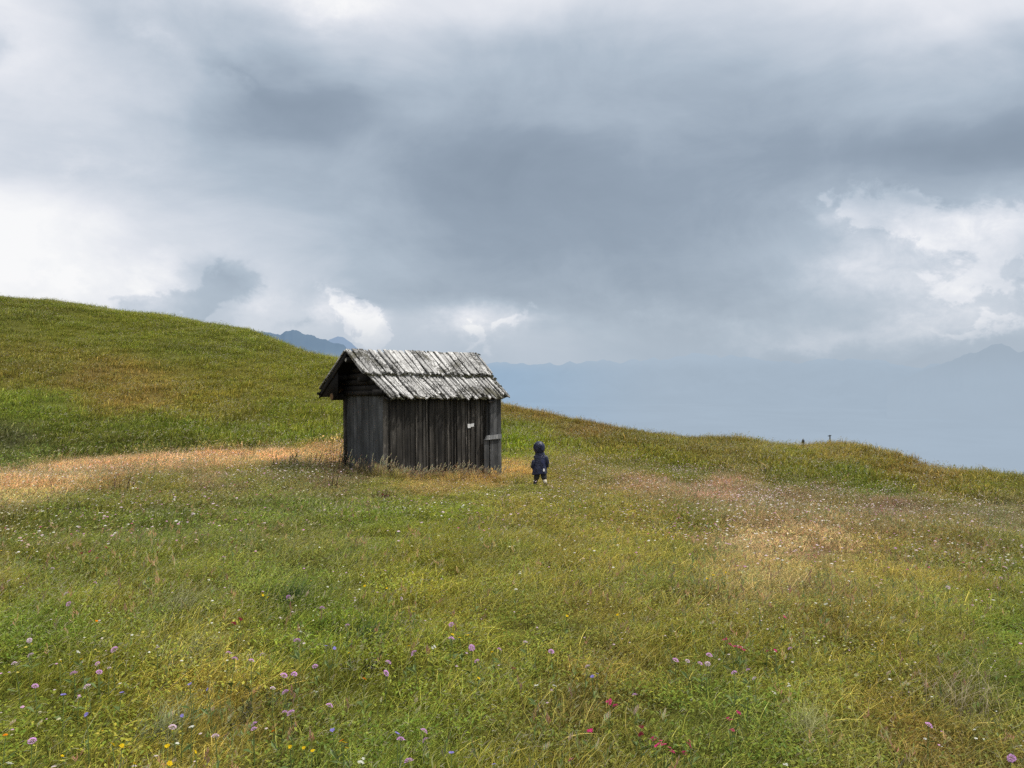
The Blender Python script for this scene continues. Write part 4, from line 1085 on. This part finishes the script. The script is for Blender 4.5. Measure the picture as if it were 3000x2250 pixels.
# ------------------------------------------------------------------ bigger single plants
M_weed = grass_material('weed_leaves', .25)
def weed(name, px, py, rad, h, n, cols, label, seed, stemcol=(.10, .08, .05), size=.07):
    random.seed(seed)
    x, y = gpoint(px, py)
    root = empty(name, (x, y, float(ground(x, y)) - .02)); tag(root, label, 'plant')
    st = MB(); lv = MB()
    for i in range(n):
        a = random.uniform(0, 6.28); r = rad * math.sqrt(random.random()); hh = h * random.uniform(.6, 1.1)
        bx, by = r * math.cos(a), r * math.sin(a); tx, ty = bx * 1.4 + .12 * hh, by * 1.4
        st.tube([(bx, by, 0), ((bx + tx) / 2, (by + ty) / 2, hh * .55), (tx, ty, hh)], [.005, .004, .002], 5, stemcol + (1,))
        for k in range(12):
            t = random.uniform(.15, 1); cx, cy, cz = bx + (tx - bx) * t, by + (ty - by) * t, hh * t
            q = random.uniform(0, 6.28); s = size * random.uniform(.5, 1.2) * (1.2 - .7 * t); dx, dy = math.cos(q), math.sin(q); up = random.uniform(-.3, .8)
            c = random.choice(cols); v = random.uniform(.6, 1.3)
            lv.add([(cx, cy, cz), (cx + dx * s * .5 - dy * s * .22, cy + dy * s * .5 + dx * s * .22, cz + s * (.5 * up + .15)), (cx + dx * s, cy + dy * s, cz + s * up), (cx + dx * s * .5 + dy * s * .22, cy + dy * s * .5 - dx * s * .22, cz + s * (.5 * up + .15))],
                   [(0, 1, 2), (0, 2, 3)], (c[0] * v, c[1] * v, c[2] * v, 1))
    st.build('stem', M_weed, root); lv.build('leaves', M_weed, root)
    return root
DG = [(.05, .09, .04), (.07, .11, .05), (.10, .08, .05)]; BR = [(.14, .08, .05), (.09, .06, .04), (.08, .09, .045)]
weed('nettle_clump', 985, 1378, .22, .62, 16, DG + [(.16, .10, .08)], 'dark green nettle clump against the left corner of the hut', 1)
weed('dock_plant', 905, 1372, .34, .40, 18, DG + BR, 'dark brownish dock plants left of the hut in the tan grass', 2, size=.06)
weed('dock_plant', 840, 1368, .30, .34, 14, DG + BR, 'greyish green weedy patch at the left end of the hut weeds', 3, size=.05)
weed('withered_herb', 735, 1325, .12, .30, 5, BR, 'withered brown herb standing in the tan grass band', 4, size=.05)
weed('rusty_herb', 1180, 1395, .28, .30, 10, [(.28, .12, .08), (.22, .13, .09)], 'reddish herbs at the foot of the front wall near the left corner', 5, size=.045)
weed('rusty_herb', 1285, 1400, .32, .34, 12, [(.32, .15, .08), (.30, .20, .10)], 'orange brown herbs growing before the middle of the front wall', 6, size=.045)
weed('brown_herb', 1122, 1462, .12, .14, 9, [(.10, .045, .035), (.16, .08, .06)], 'small dark reddish brown plant in the green grass before the hut', 7, size=.06)
weed('withered_herb', 775, 2080, .11, .085, 12, [(.055, .05, .035), (.09, .08, .05), (.12, .12, .07)], 'dark withered herb with blackish leaves beside lilac flowers', 8, (.08, .10, .04), size=.030)
weed('withered_herb', 700, 2120, .08, .08, 8, [(.06, .055, .035), (.10, .09, .05)], 'smaller blackish withered herb left of the larger one', 9, (.08, .10, .04), size=.028)
weed('withered_herb', 1075, 1960, .12, .11, 11, [(.05, .045, .03), (.30, .28, .22), (.06, .08, .03)], 'dark bare herb patch in a hollow of bright green grass', 10, (.06, .07, .03), size=.034)
weed('reddish_sorrel', 355, 1440, .14, .24, 5, [(.20, .08, .08), (.12, .09, .06)], 'reddish sorrel stems below the tan grass band at left', 11, size=.035)
weed('reddish_sorrel', 970, 1430, .12, .36, 6, [(.34, .15, .10), (.28, .16, .10)], 'salmon coloured sorrel stems left of the hut corner', 12, size=.035)
def tussock(px, py, rad, h, n, col, label, seed, w=.004, lean=(.2, .9)):
    random.seed(seed); mb = MB()
    for i in range(n):
        a = random.uniform(0, 6.28); r = rad * abs(random.gauss(0, .55))
        v = random.uniform(.6, 1.35)
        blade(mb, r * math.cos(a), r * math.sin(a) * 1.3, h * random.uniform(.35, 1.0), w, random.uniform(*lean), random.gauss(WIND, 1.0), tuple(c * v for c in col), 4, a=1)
    x, y = gpoint(px, py)
    o = mb.build('grass_tussock', M_weed, None, loc=(x, y, float(ground(x, y)) - .01)); tag(o, label, 'grass tussock')
tussock(850, 1775, .20, .24, 420, (.075, .12, .035), 'dark green spiky grass tussock with a lilac flower above it', 1)
tussock(510, 1800, .26, .24, 260, (.40, .40, .20), 'pale straw coloured grass tussock left of the middle', 2, lean=(.4, 1.4))
tussock(560, 1940, .26, .22, 240, (.34, .35, .16), 'bleached grass tussock below the straw coloured one', 3, lean=(.2, 1.3))
tussock(470, 2160, .22, .20, 240, (.34, .36, .18), 'light yellowish grass tussock at the near edge, left', 4, lean=(.2, 1.3))
tussock(2355, 2160, .07, .20, 150, (.50, .50, .22), 'bright yellow green grass blades at the near edge, right of middle', 5)
tussock(1080, 1880, .18, .20, 320, (.075, .13, .035), 'fresh green grass tussock beside the dark hollow', 6, lean=(.4, 1.4))
tussock(2800, 2090, .30, .30, 110, (.46, .38, .24), 'long reddish straw stems leaning right near the right edge', 7, w=.0025, lean=(.7, 1.4))

# ------------------------------------------------------------------ posts on the skyline
M_post = flat_material('grey_fence_post', (.05, .05, .05), .9, 12, .3)
def post(px, h, r, label, head=False):
    a = px_az(px, 1300); rr = np.interp(a, AZ, Rs) - .3
    x, y = rr * math.sin(a), rr * math.cos(a); z = float(ground(x, y))
    root = empty('fence_post', (x, y, z)); tag(root, label, 'post')
    mb = MB(); mb.tube([(0, 0, -.3), (.01, 0, h * .5), (0, 0, h)], [r, r, r * .9], 9); mb.build('pole', M_post, root)
    if head:
        mb = MB(); mb.loft([(0, 0, h - .17, r * .8, r * .8), (0, 0, h - .12, .07, .06), (0, 0, h - .02, .065, .06), (0, 0, h + .04, .04, .04)], n=9); mb.build('insulator', M_post, root, True)
    else:
        mb = MB(); mb.tube([(-.09, 0, h - .05), (.06, 0, h - .03)], .02, 6); mb.build('peg', M_post, root)
post(2353, .52, .022, 'short dark fence post with a thick head on the far skyline', True)
post(2431, .58, .028, 'thin fence post on the far skyline, right of the other one')

# ------------------------------------------------------------------ far country in the haze
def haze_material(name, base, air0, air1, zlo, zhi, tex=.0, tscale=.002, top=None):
    """distant terrain: dim ground colour plus an emission colour imitating the blue airlight of humid air"""
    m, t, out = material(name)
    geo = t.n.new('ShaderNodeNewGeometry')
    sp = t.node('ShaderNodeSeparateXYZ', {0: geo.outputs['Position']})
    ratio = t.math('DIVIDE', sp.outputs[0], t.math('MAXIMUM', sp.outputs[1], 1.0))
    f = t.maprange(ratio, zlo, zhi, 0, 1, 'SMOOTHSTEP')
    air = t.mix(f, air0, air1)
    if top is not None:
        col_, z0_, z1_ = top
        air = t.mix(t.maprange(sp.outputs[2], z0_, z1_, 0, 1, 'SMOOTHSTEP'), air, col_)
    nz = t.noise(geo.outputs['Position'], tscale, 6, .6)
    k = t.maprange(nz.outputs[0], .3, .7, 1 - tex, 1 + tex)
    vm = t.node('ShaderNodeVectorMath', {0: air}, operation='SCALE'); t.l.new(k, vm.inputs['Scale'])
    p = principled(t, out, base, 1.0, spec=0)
    t.l.new(vm.outputs[0], p.inputs['Emission Color']); p.inputs['Emission Strength'].default_value = 1.0  # haze painted as glow; the terrain itself is no light source
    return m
def ridge(name, dist, pts, base_z, thick, mat, label, seed, amp):
    """a mountain range: skyline heights (photo px -> world height at the distance), spurs running down to the valley"""
    a0 = np.arctan((pts[0][0] - CX) / F); a1 = np.arctan((pts[-1][0] - CX) / F)
    n = 360; m = 44
    az = np.linspace(a0, a1, n)
    pa = np.arctan((np.array([p[0] for p in pts]) - CX) / F); ph = np.array([EYE - px_slope(p[0], p[1]) * dist for p in pts])
    top = np.interp(az, pa, ph) + amp * fbm(az * 90 + seed, az * 0 + seed, 5, .6)
    rr = np.linspace(0, 1, m)
    A, T = np.meshgrid(az, rr, indexing='ij'); TP = np.repeat(top[:, None], m, 1)
    side = 1 - np.abs(T - .5) * 2
    prof = side ** 1.25
    D = dist + (T - .5) * 2 * thick
    Z = base_z + (TP - base_z) * prof + amp * 2.2 * fbm(A * 60 + seed, T * 5, 5, .6) * (1 - prof) * prof * 4
    X = D * np.sin(A); Y = D * np.cos(A)
    V = np.stack([X, Y, Z], -1).reshape(-1, 3); idx = np.arange(n * m).reshape(n, m)
    q = np.stack([idx[:-1, :-1], idx[:-1, 1:], idx[1:, 1:], idx[1:, :-1]], -1).reshape(-1, 4)[:, ::-1]
    me = bpy.data.meshes.new(name); me.from_pydata(V.tolist(), [], q.tolist()); me.materials.append(mat)
    me.polygons.foreach_set('use_smooth', [True] * len(me.polygons))
    o = bpy.data.objects.new(name, me); COL.objects.link(o); tag(o, label, 'mountain', kind='structure')
    return o
L_ = lambda *c: tuple(lin(c))
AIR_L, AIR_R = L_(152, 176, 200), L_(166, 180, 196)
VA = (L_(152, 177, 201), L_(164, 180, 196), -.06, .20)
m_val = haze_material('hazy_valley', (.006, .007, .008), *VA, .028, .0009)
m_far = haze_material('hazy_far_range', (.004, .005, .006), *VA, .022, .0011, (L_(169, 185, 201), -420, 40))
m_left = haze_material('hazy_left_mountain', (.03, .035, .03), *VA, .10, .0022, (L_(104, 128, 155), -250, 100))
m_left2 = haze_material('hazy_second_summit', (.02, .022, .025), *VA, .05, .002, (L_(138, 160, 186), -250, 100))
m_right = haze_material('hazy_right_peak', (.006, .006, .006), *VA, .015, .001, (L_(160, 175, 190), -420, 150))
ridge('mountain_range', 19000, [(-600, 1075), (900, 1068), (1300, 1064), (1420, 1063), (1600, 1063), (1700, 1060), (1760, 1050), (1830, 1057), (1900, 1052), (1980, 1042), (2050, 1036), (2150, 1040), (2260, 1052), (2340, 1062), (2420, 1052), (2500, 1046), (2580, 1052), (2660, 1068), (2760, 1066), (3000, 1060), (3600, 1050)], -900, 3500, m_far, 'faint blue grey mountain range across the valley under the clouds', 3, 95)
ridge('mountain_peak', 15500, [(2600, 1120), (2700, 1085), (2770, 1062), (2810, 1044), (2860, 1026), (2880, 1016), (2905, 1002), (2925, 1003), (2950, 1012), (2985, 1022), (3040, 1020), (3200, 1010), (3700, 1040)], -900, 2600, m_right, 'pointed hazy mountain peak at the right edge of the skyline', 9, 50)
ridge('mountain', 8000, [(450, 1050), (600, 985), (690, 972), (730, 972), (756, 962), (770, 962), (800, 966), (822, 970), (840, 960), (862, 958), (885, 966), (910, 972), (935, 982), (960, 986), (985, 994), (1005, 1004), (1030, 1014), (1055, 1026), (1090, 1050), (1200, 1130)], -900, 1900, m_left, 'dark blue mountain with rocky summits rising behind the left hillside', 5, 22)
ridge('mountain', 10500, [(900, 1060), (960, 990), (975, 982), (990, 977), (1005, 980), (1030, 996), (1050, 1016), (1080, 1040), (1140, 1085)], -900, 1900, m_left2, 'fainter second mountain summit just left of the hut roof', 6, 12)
# valley floor sheet reaching the horizon
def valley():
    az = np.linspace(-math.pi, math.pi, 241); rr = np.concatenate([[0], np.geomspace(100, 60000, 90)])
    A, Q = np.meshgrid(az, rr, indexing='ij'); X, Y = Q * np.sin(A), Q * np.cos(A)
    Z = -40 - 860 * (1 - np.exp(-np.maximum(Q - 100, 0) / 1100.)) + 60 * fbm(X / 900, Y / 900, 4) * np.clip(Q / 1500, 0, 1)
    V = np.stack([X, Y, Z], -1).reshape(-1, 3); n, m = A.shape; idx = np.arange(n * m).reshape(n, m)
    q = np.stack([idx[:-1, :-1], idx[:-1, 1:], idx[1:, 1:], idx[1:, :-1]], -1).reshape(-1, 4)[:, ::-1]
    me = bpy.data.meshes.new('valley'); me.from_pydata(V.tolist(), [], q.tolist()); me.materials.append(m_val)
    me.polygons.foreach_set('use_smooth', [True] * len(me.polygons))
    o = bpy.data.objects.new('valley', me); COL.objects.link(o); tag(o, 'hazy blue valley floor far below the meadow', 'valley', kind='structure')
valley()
# pale fields on the valley floor
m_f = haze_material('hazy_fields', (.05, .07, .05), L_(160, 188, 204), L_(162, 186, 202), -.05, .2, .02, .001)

# ------------------------------------------------------------------ sky and sun
SUN_AZ, SUN_EL = R(86), R(58)
w = bpy.data.worlds.new('World'); scene.world = w; w.use_nodes = True
w.node_tree.nodes.clear(); t = NT(w.node_tree)
outw = t.n.new('ShaderNodeOutputWorld'); bg = t.n.new('ShaderNodeBackground')
tc = t.n.new('ShaderNodeTexCoord')
nv = t.node('ShaderNodeVectorMath', {0: tc.outputs['Generated']}, operation='NORMALIZE').outputs[0]
sx = t.node('ShaderNodeSeparateXYZ', {0: nv})
az = t.math('ARCTAN2', sx.outputs[0], sx.outputs[1]); el = t.math('ARCSINE', sx.outputs[2])
P0 = t.node('ShaderNodeCombineXYZ', {0: az, 1: el, 2: 0.0}).outputs[0]
def ae(px, py):
    x_, y_, z_ = px_ray(px, py); return math.atan2(x_, y_), math.atan2(z_, math.hypot(x_, y_))
# domain warp
sky3 = nv
wn = t.noise(t.mapping(sky3, sc=(1, 1, 2.2)), 2.6, 5, .55)
warp = t.node('ShaderNodeVectorMath', {0: wn.outputs['Color'], 1: (-.5, -.5, -.5)}, operation='ADD').outputs[0]
def warped(k):
    sc_ = t.node('ShaderNodeVectorMath', {0: warp, 1: (k, k * .7, 0)}, operation='MULTIPLY').outputs[0]
    return t.node('ShaderNodeVectorMath', {0: P0, 1: sc_}, operation='ADD').outputs[0]
wn2 = t.noise(t.mapping(sky3, sc=(1, 1, 1.4)), 10, 8, .64)
warp2 = t.node('ShaderNodeVectorMath', {0: wn2.outputs['Color'], 1: (-.5, -.5, -.5)}, operation='ADD').outputs[0]
PW = warped(.20)
PC = t.node('ShaderNodeVectorMath', {0: P0, 1: t.node('ShaderNodeVectorMath', {0: warp2, 1: (.11, .085, 0)}, operation='MULTIPLY').outputs[0]}, operation='ADD').outputs[0]
def blob(vec, px, py, rx, ry, rot):
    a_, e_ = ae(px, py)
    mp = t.mapping(vec, (a_, e_, 0), (0, 0, R(rot)), (rx / F, ry / F, 1), 'TEXTURE')
    g = t.n.new('ShaderNodeTexGradient'); g.gradient_type = 'QUADRATIC_SPHERE'; t.l.new(mp, g.inputs[0])
    return g.outputs['Fac']
def field(vec, blobs, start):
    acc = start
    for (px, py, rx, ry, rot, amp) in blobs:
        acc = t.math('MULTIPLY_ADD', blob(vec, px, py, rx, ry, rot), amp, acc)
    return acc
GX = list(range(0, 3001, 250)); GY = [-20, 170, 340, 510, 680, 850, 1000]
GV = [[256, 224, 208, 236, 250, 222, 230, 226, 214, 222, 228, 244, 254],
 [246, 230, 184, 198, 208, 210, 176, 196, 201, 195, 206, 228, 244],
 [226, 219, 204, 150, 148, 176, 182, 190, 185, 176, 180, 188, 186],
 [220, 212, 208, 186, 174, 154, 140, 156, 171, 168, 158, 140, 132],
 [250, 230, 214, 202, 188, 158, 142, 154, 166, 165, 176, 176, 184],
 [248, 238, 222, 208, 186, 162, 164, 158, 180, 180, 194, 190, 188],
 [240, 234, 226, 214, 204, 194, 190, 180, 184, 180, 182, 180, 174]]
CRISP = [(2690, 700, 360, 200, -12, .65), (2900, 660, 300, 220, 0, .8), (2760, 850, 600, 130, -4, .5), (2520, 770, 300, 180, 0, .4), (2420, 640, 260, 120, -20, .45),
 (900, 900, 200, 130, -20, .7), (1010, 900, 210, 130, -45, .9), (1100, 975, 150, 110, -45, 1.0), (1400, 950, 260, 120, -15, .85), (1550, 930, 240, 90, 10, .5), (2700, 985, 760, 90, 0, .7), (2820, 930, 330, 100, 8, .55), (2350, 1020, 560, 60, 0, .45), (2160, 960, 460, 150, 0, .4), (1900, 930, 400, 160, 10, .3),
 (520, 850, 220, 160, 20, .5), (200, 800, 600, 200, 0, .5), (480, 130, 330, 160, -30, .5), (1000, 60, 700, 120, 0, .5), (230, 480, 420, 120, 8, .35)]
DARKC = [(640, 850, 230, 170, 25, 1.0), (430, 900, 190, 90, 0, .9), (1000, 860, 190, 60, -12, .6), (560, 915, 230, 80, 0, .8), (0, 130, 130, 120, 0, .7), (700, 260, 500, 110, -25, .4), (2750, 590, 420, 70, -18, .45), (860, 950, 160, 60, 0, .5)]
sw = t.node('ShaderNodeSeparateXYZ', {0: PW})
# columns of the cloud cover by azimuth, rows by elevation
a_lo, a_hi = math.atan((-500 - CX) / F), math.atan((3500 - CX) / F)
fx_ = t.maprange(sw.outputs[0], a_lo, a_hi, 0, 1)
cloud_rows = []
for yy, row in zip(GY, GV):
    st = []
    for gx, g_ in zip(GX, row):
        st.append(((math.atan((gx - CX) / F) - a_lo) / (a_hi - a_lo), max((g_ - 138) / 116.0, 0)))
    cloud_rows.append(t.ramp(fx_, st, 'B_SPLINE'))
acc = cloud_rows[-1]
for k in range(len(GY) - 1, 0, -1):
    e1 = ae(1500, GY[k])[1]; e0 = ae(1500, GY[k - 1])[1]
    wgt = t.maprange(sw.outputs[1], e1, e0, 0, 1, 'SMOOTHSTEP')
    acc = t.math('ADD', t.math('MULTIPLY', acc, t.math('SUBTRACT', 1.0, wgt)), t.math('MULTIPLY', cloud_rows[k - 1], wgt))
soft = acc
f1 = t.noise(t.mapping(sky3, (3.1, 0, 0), (0, 0, 0), (1, 1, 2.6)), 2.3, 6, .52, .4)
f2 = t.noise(t.mapping(sky3, (0, 5, 0), (0, 0, 0), (1, 1, 1.7)), 6.5, 9, .60, .5)
soft = t.math('ADD', soft, t.maprange(f1.outputs[0], .3, .7, -.12, .12))
soft = t.math('ADD', soft, t.maprange(f2.outputs[0], .3, .7, -.075, .075))
# rain veils hanging below the cloud, to the right
vv = t.noise(t.node('ShaderNodeCombineXYZ', {0: t.math('MULTIPLY', t.math('ADD', az, t.math('MULTIPLY', el, .25)), 24.0), 1: t.math('MULTIPLY', el, 5.0), 2: t.math('MULTIPLY', az, 3.0)}).outputs[0], 1.0, 4, .6)
vm_ = t.math('MULTIPLY', t.maprange(az, -.12, .10, 0, 1, 'SMOOTHSTEP'), t.maprange(el, .03, .24, 1, 0, 'SMOOTHSTEP'))
soft = t.math('ADD', soft, t.math('MULTIPLY', vm_, t.maprange(vv.outputs[0], .3, .7, -.020, .020)))
cr = field(PC, CRISP, 0.0)
cr = t.math('ADD', cr, t.maprange(wn2.outputs[0], .3, .7, -.16, .16))
cr = t.maprange(cr, .05, .95, 0, 1, 'SMOOTHSTEP')
wn3 = t.noise(t.mapping(sky3, (2, 2, 0), sc=(1, 1, 1.5)), 24, 6, .66, .5)
cr = t.math('MULTIPLY', cr, t.maprange(wn3.outputs[0],   .33, .62, .55, 1.05))
dc = field(PC, DARKC, 0.0)
dc = t.math('ADD', dc, t.maprange(wn2.outputs[0], .3, .7, -.10, .10))
dc = t.maprange(dc, .06, .6, 0, 1, 'SMOOTHSTEP')
BILLOW = [(985, 885, 150, 80, -45, 1.0), (1035, 930, 120, 80, -50, 1.0), (1090, 990, 100, 60, -50, 1.0), (1370, 965, 150, 70, -30, .8), (1500, 940, 130, 50, 20, .6), (2700, 640, 320, 130, -22, .9), (2930, 700, 150, 200, 0, 1.0), (2820, 830, 330, 90, -6, .7), (2480, 640, 170, 90, -20, .6), (2850, 960, 260, 60, 10, .6)]
SHADE = [(650, 840, 170, 110, 28, 1.0), (560, 900, 130, 60, 10, .9), (430, 893, 120, 60, 0, 1.0), (1000, 858, 120, 34, -12, .8), (2960, 800, 80, 60, 0, .7), (1040, 905, 50, 40, -45, .5)]
wn4 = t.noise(t.mapping(sky3, (5, 1, 2), sc=(1, 1, 1.2)), 17, 9, .60, .25)
w4 = t.node('ShaderNodeVectorMath', {0: wn4.outputs['Color'], 1: (-.5, -.5, -.5)}, operation='ADD').outputs[0]
PB = t.node('ShaderNodeVectorMath', {0: P0, 1: t.node('ShaderNodeVectorMath', {0: w4, 1: (.13, .10, 0)}, operation='MULTIPLY').outputs[0]}, operation='ADD').outputs[0]
bl = t.maprange(t.math('ADD', field(PB, BILLOW, 0.0), t.maprange(wn3.outputs[0], .3, .7, -.12, .12)), .17, .40, 0, 1, 'SMOOTHSTEP')
sd_ = t.maprange(t.math('ADD', field(PB, SHADE, 0.0), t.maprange(wn3.outputs[0], .3, .7, -.08, .08)), .14, .42, 0, 1, 'SMOOTHSTEP')
soft = t.math('ADD', soft, t.math('MULTIPLY', bl, .18))
soft = t.math('SUBTRACT', soft, t.math('MULTIPLY', sd_, .15))
tonev = t.math('ADD', soft, t.math('MULTIPLY', cr, .34))
tonev = t.math('SUBTRACT', tonev, t.math('MULTIPLY', dc, .20))
# softly veiled towards the horizon
cloudc = t.ramp(tonev, [(0.0, L_(140, 154, 170)), (.17, L_(150, 164, 180)), (.42, L_(178, 191, 205)), (.62, L_(205, 213, 224)), (.82, L_(231, 234, 241)), (1.0, L_(253, 253, 254))])
hz = t.maprange(el, 0.0, .055, 1, 0, 'SMOOTHSTEP')
cloudc = t.mix(t.math('MULTIPLY', hz, .55), cloudc, L_(177, 191, 205))
sk_ = t.n.new('ShaderNodeTexSky'); sk_.sky_type = 'NISHITA'; sk_.sun_disc = False; sk_.sun_elevation = SUN_EL; sk_.sun_rotation = SUN_AZ
skb = t.node('ShaderNodeVectorMath', {0: sk_.outputs[0]}, operation='SCALE'); skb.inputs['Scale'].default_value = .08
fin = t.mix(.94, skb.outputs[0], cloudc)
t.l.new(fin, bg.inputs[0]); bg.inputs[1].default_value = 1.0
t.l.new(bg.outputs[0], outw.inputs[0])
try:
    w.cycles.sampling_method = 'MANUAL'; w.cycles.sample_map_resolution = 512
except Exception: pass

sl = bpy.data.lights.new('sun', 'SUN'); sl.energy = 3.2; sl.angle = R(0.8); sl.color = (1.0, .955, .88)
so = bpy.data.objects.new('sun', sl); COL.objects.link(so)
dirv = Vector((math.sin(SUN_AZ) * math.cos(SUN_EL), math.cos(SUN_AZ) * math.cos(SUN_EL), math.sin(SUN_EL)))
so.rotation_euler = dirv.to_track_quat('Z', 'Y').to_euler(); so.location = dirv * 50

scene.view_settings.view_transform = 'Standard'; scene.view_settings.look = 'None'; scene.view_settings.exposure = 0
scene.render.engine = 'CYCLES'
scene.cycles.max_bounces = 5; scene.cycles.diffuse_bounces = 3; scene.cycles.transmission_bounces = 3; scene.cycles.transparent_max_bounces = 4
scene.cycles.use_denoising = False
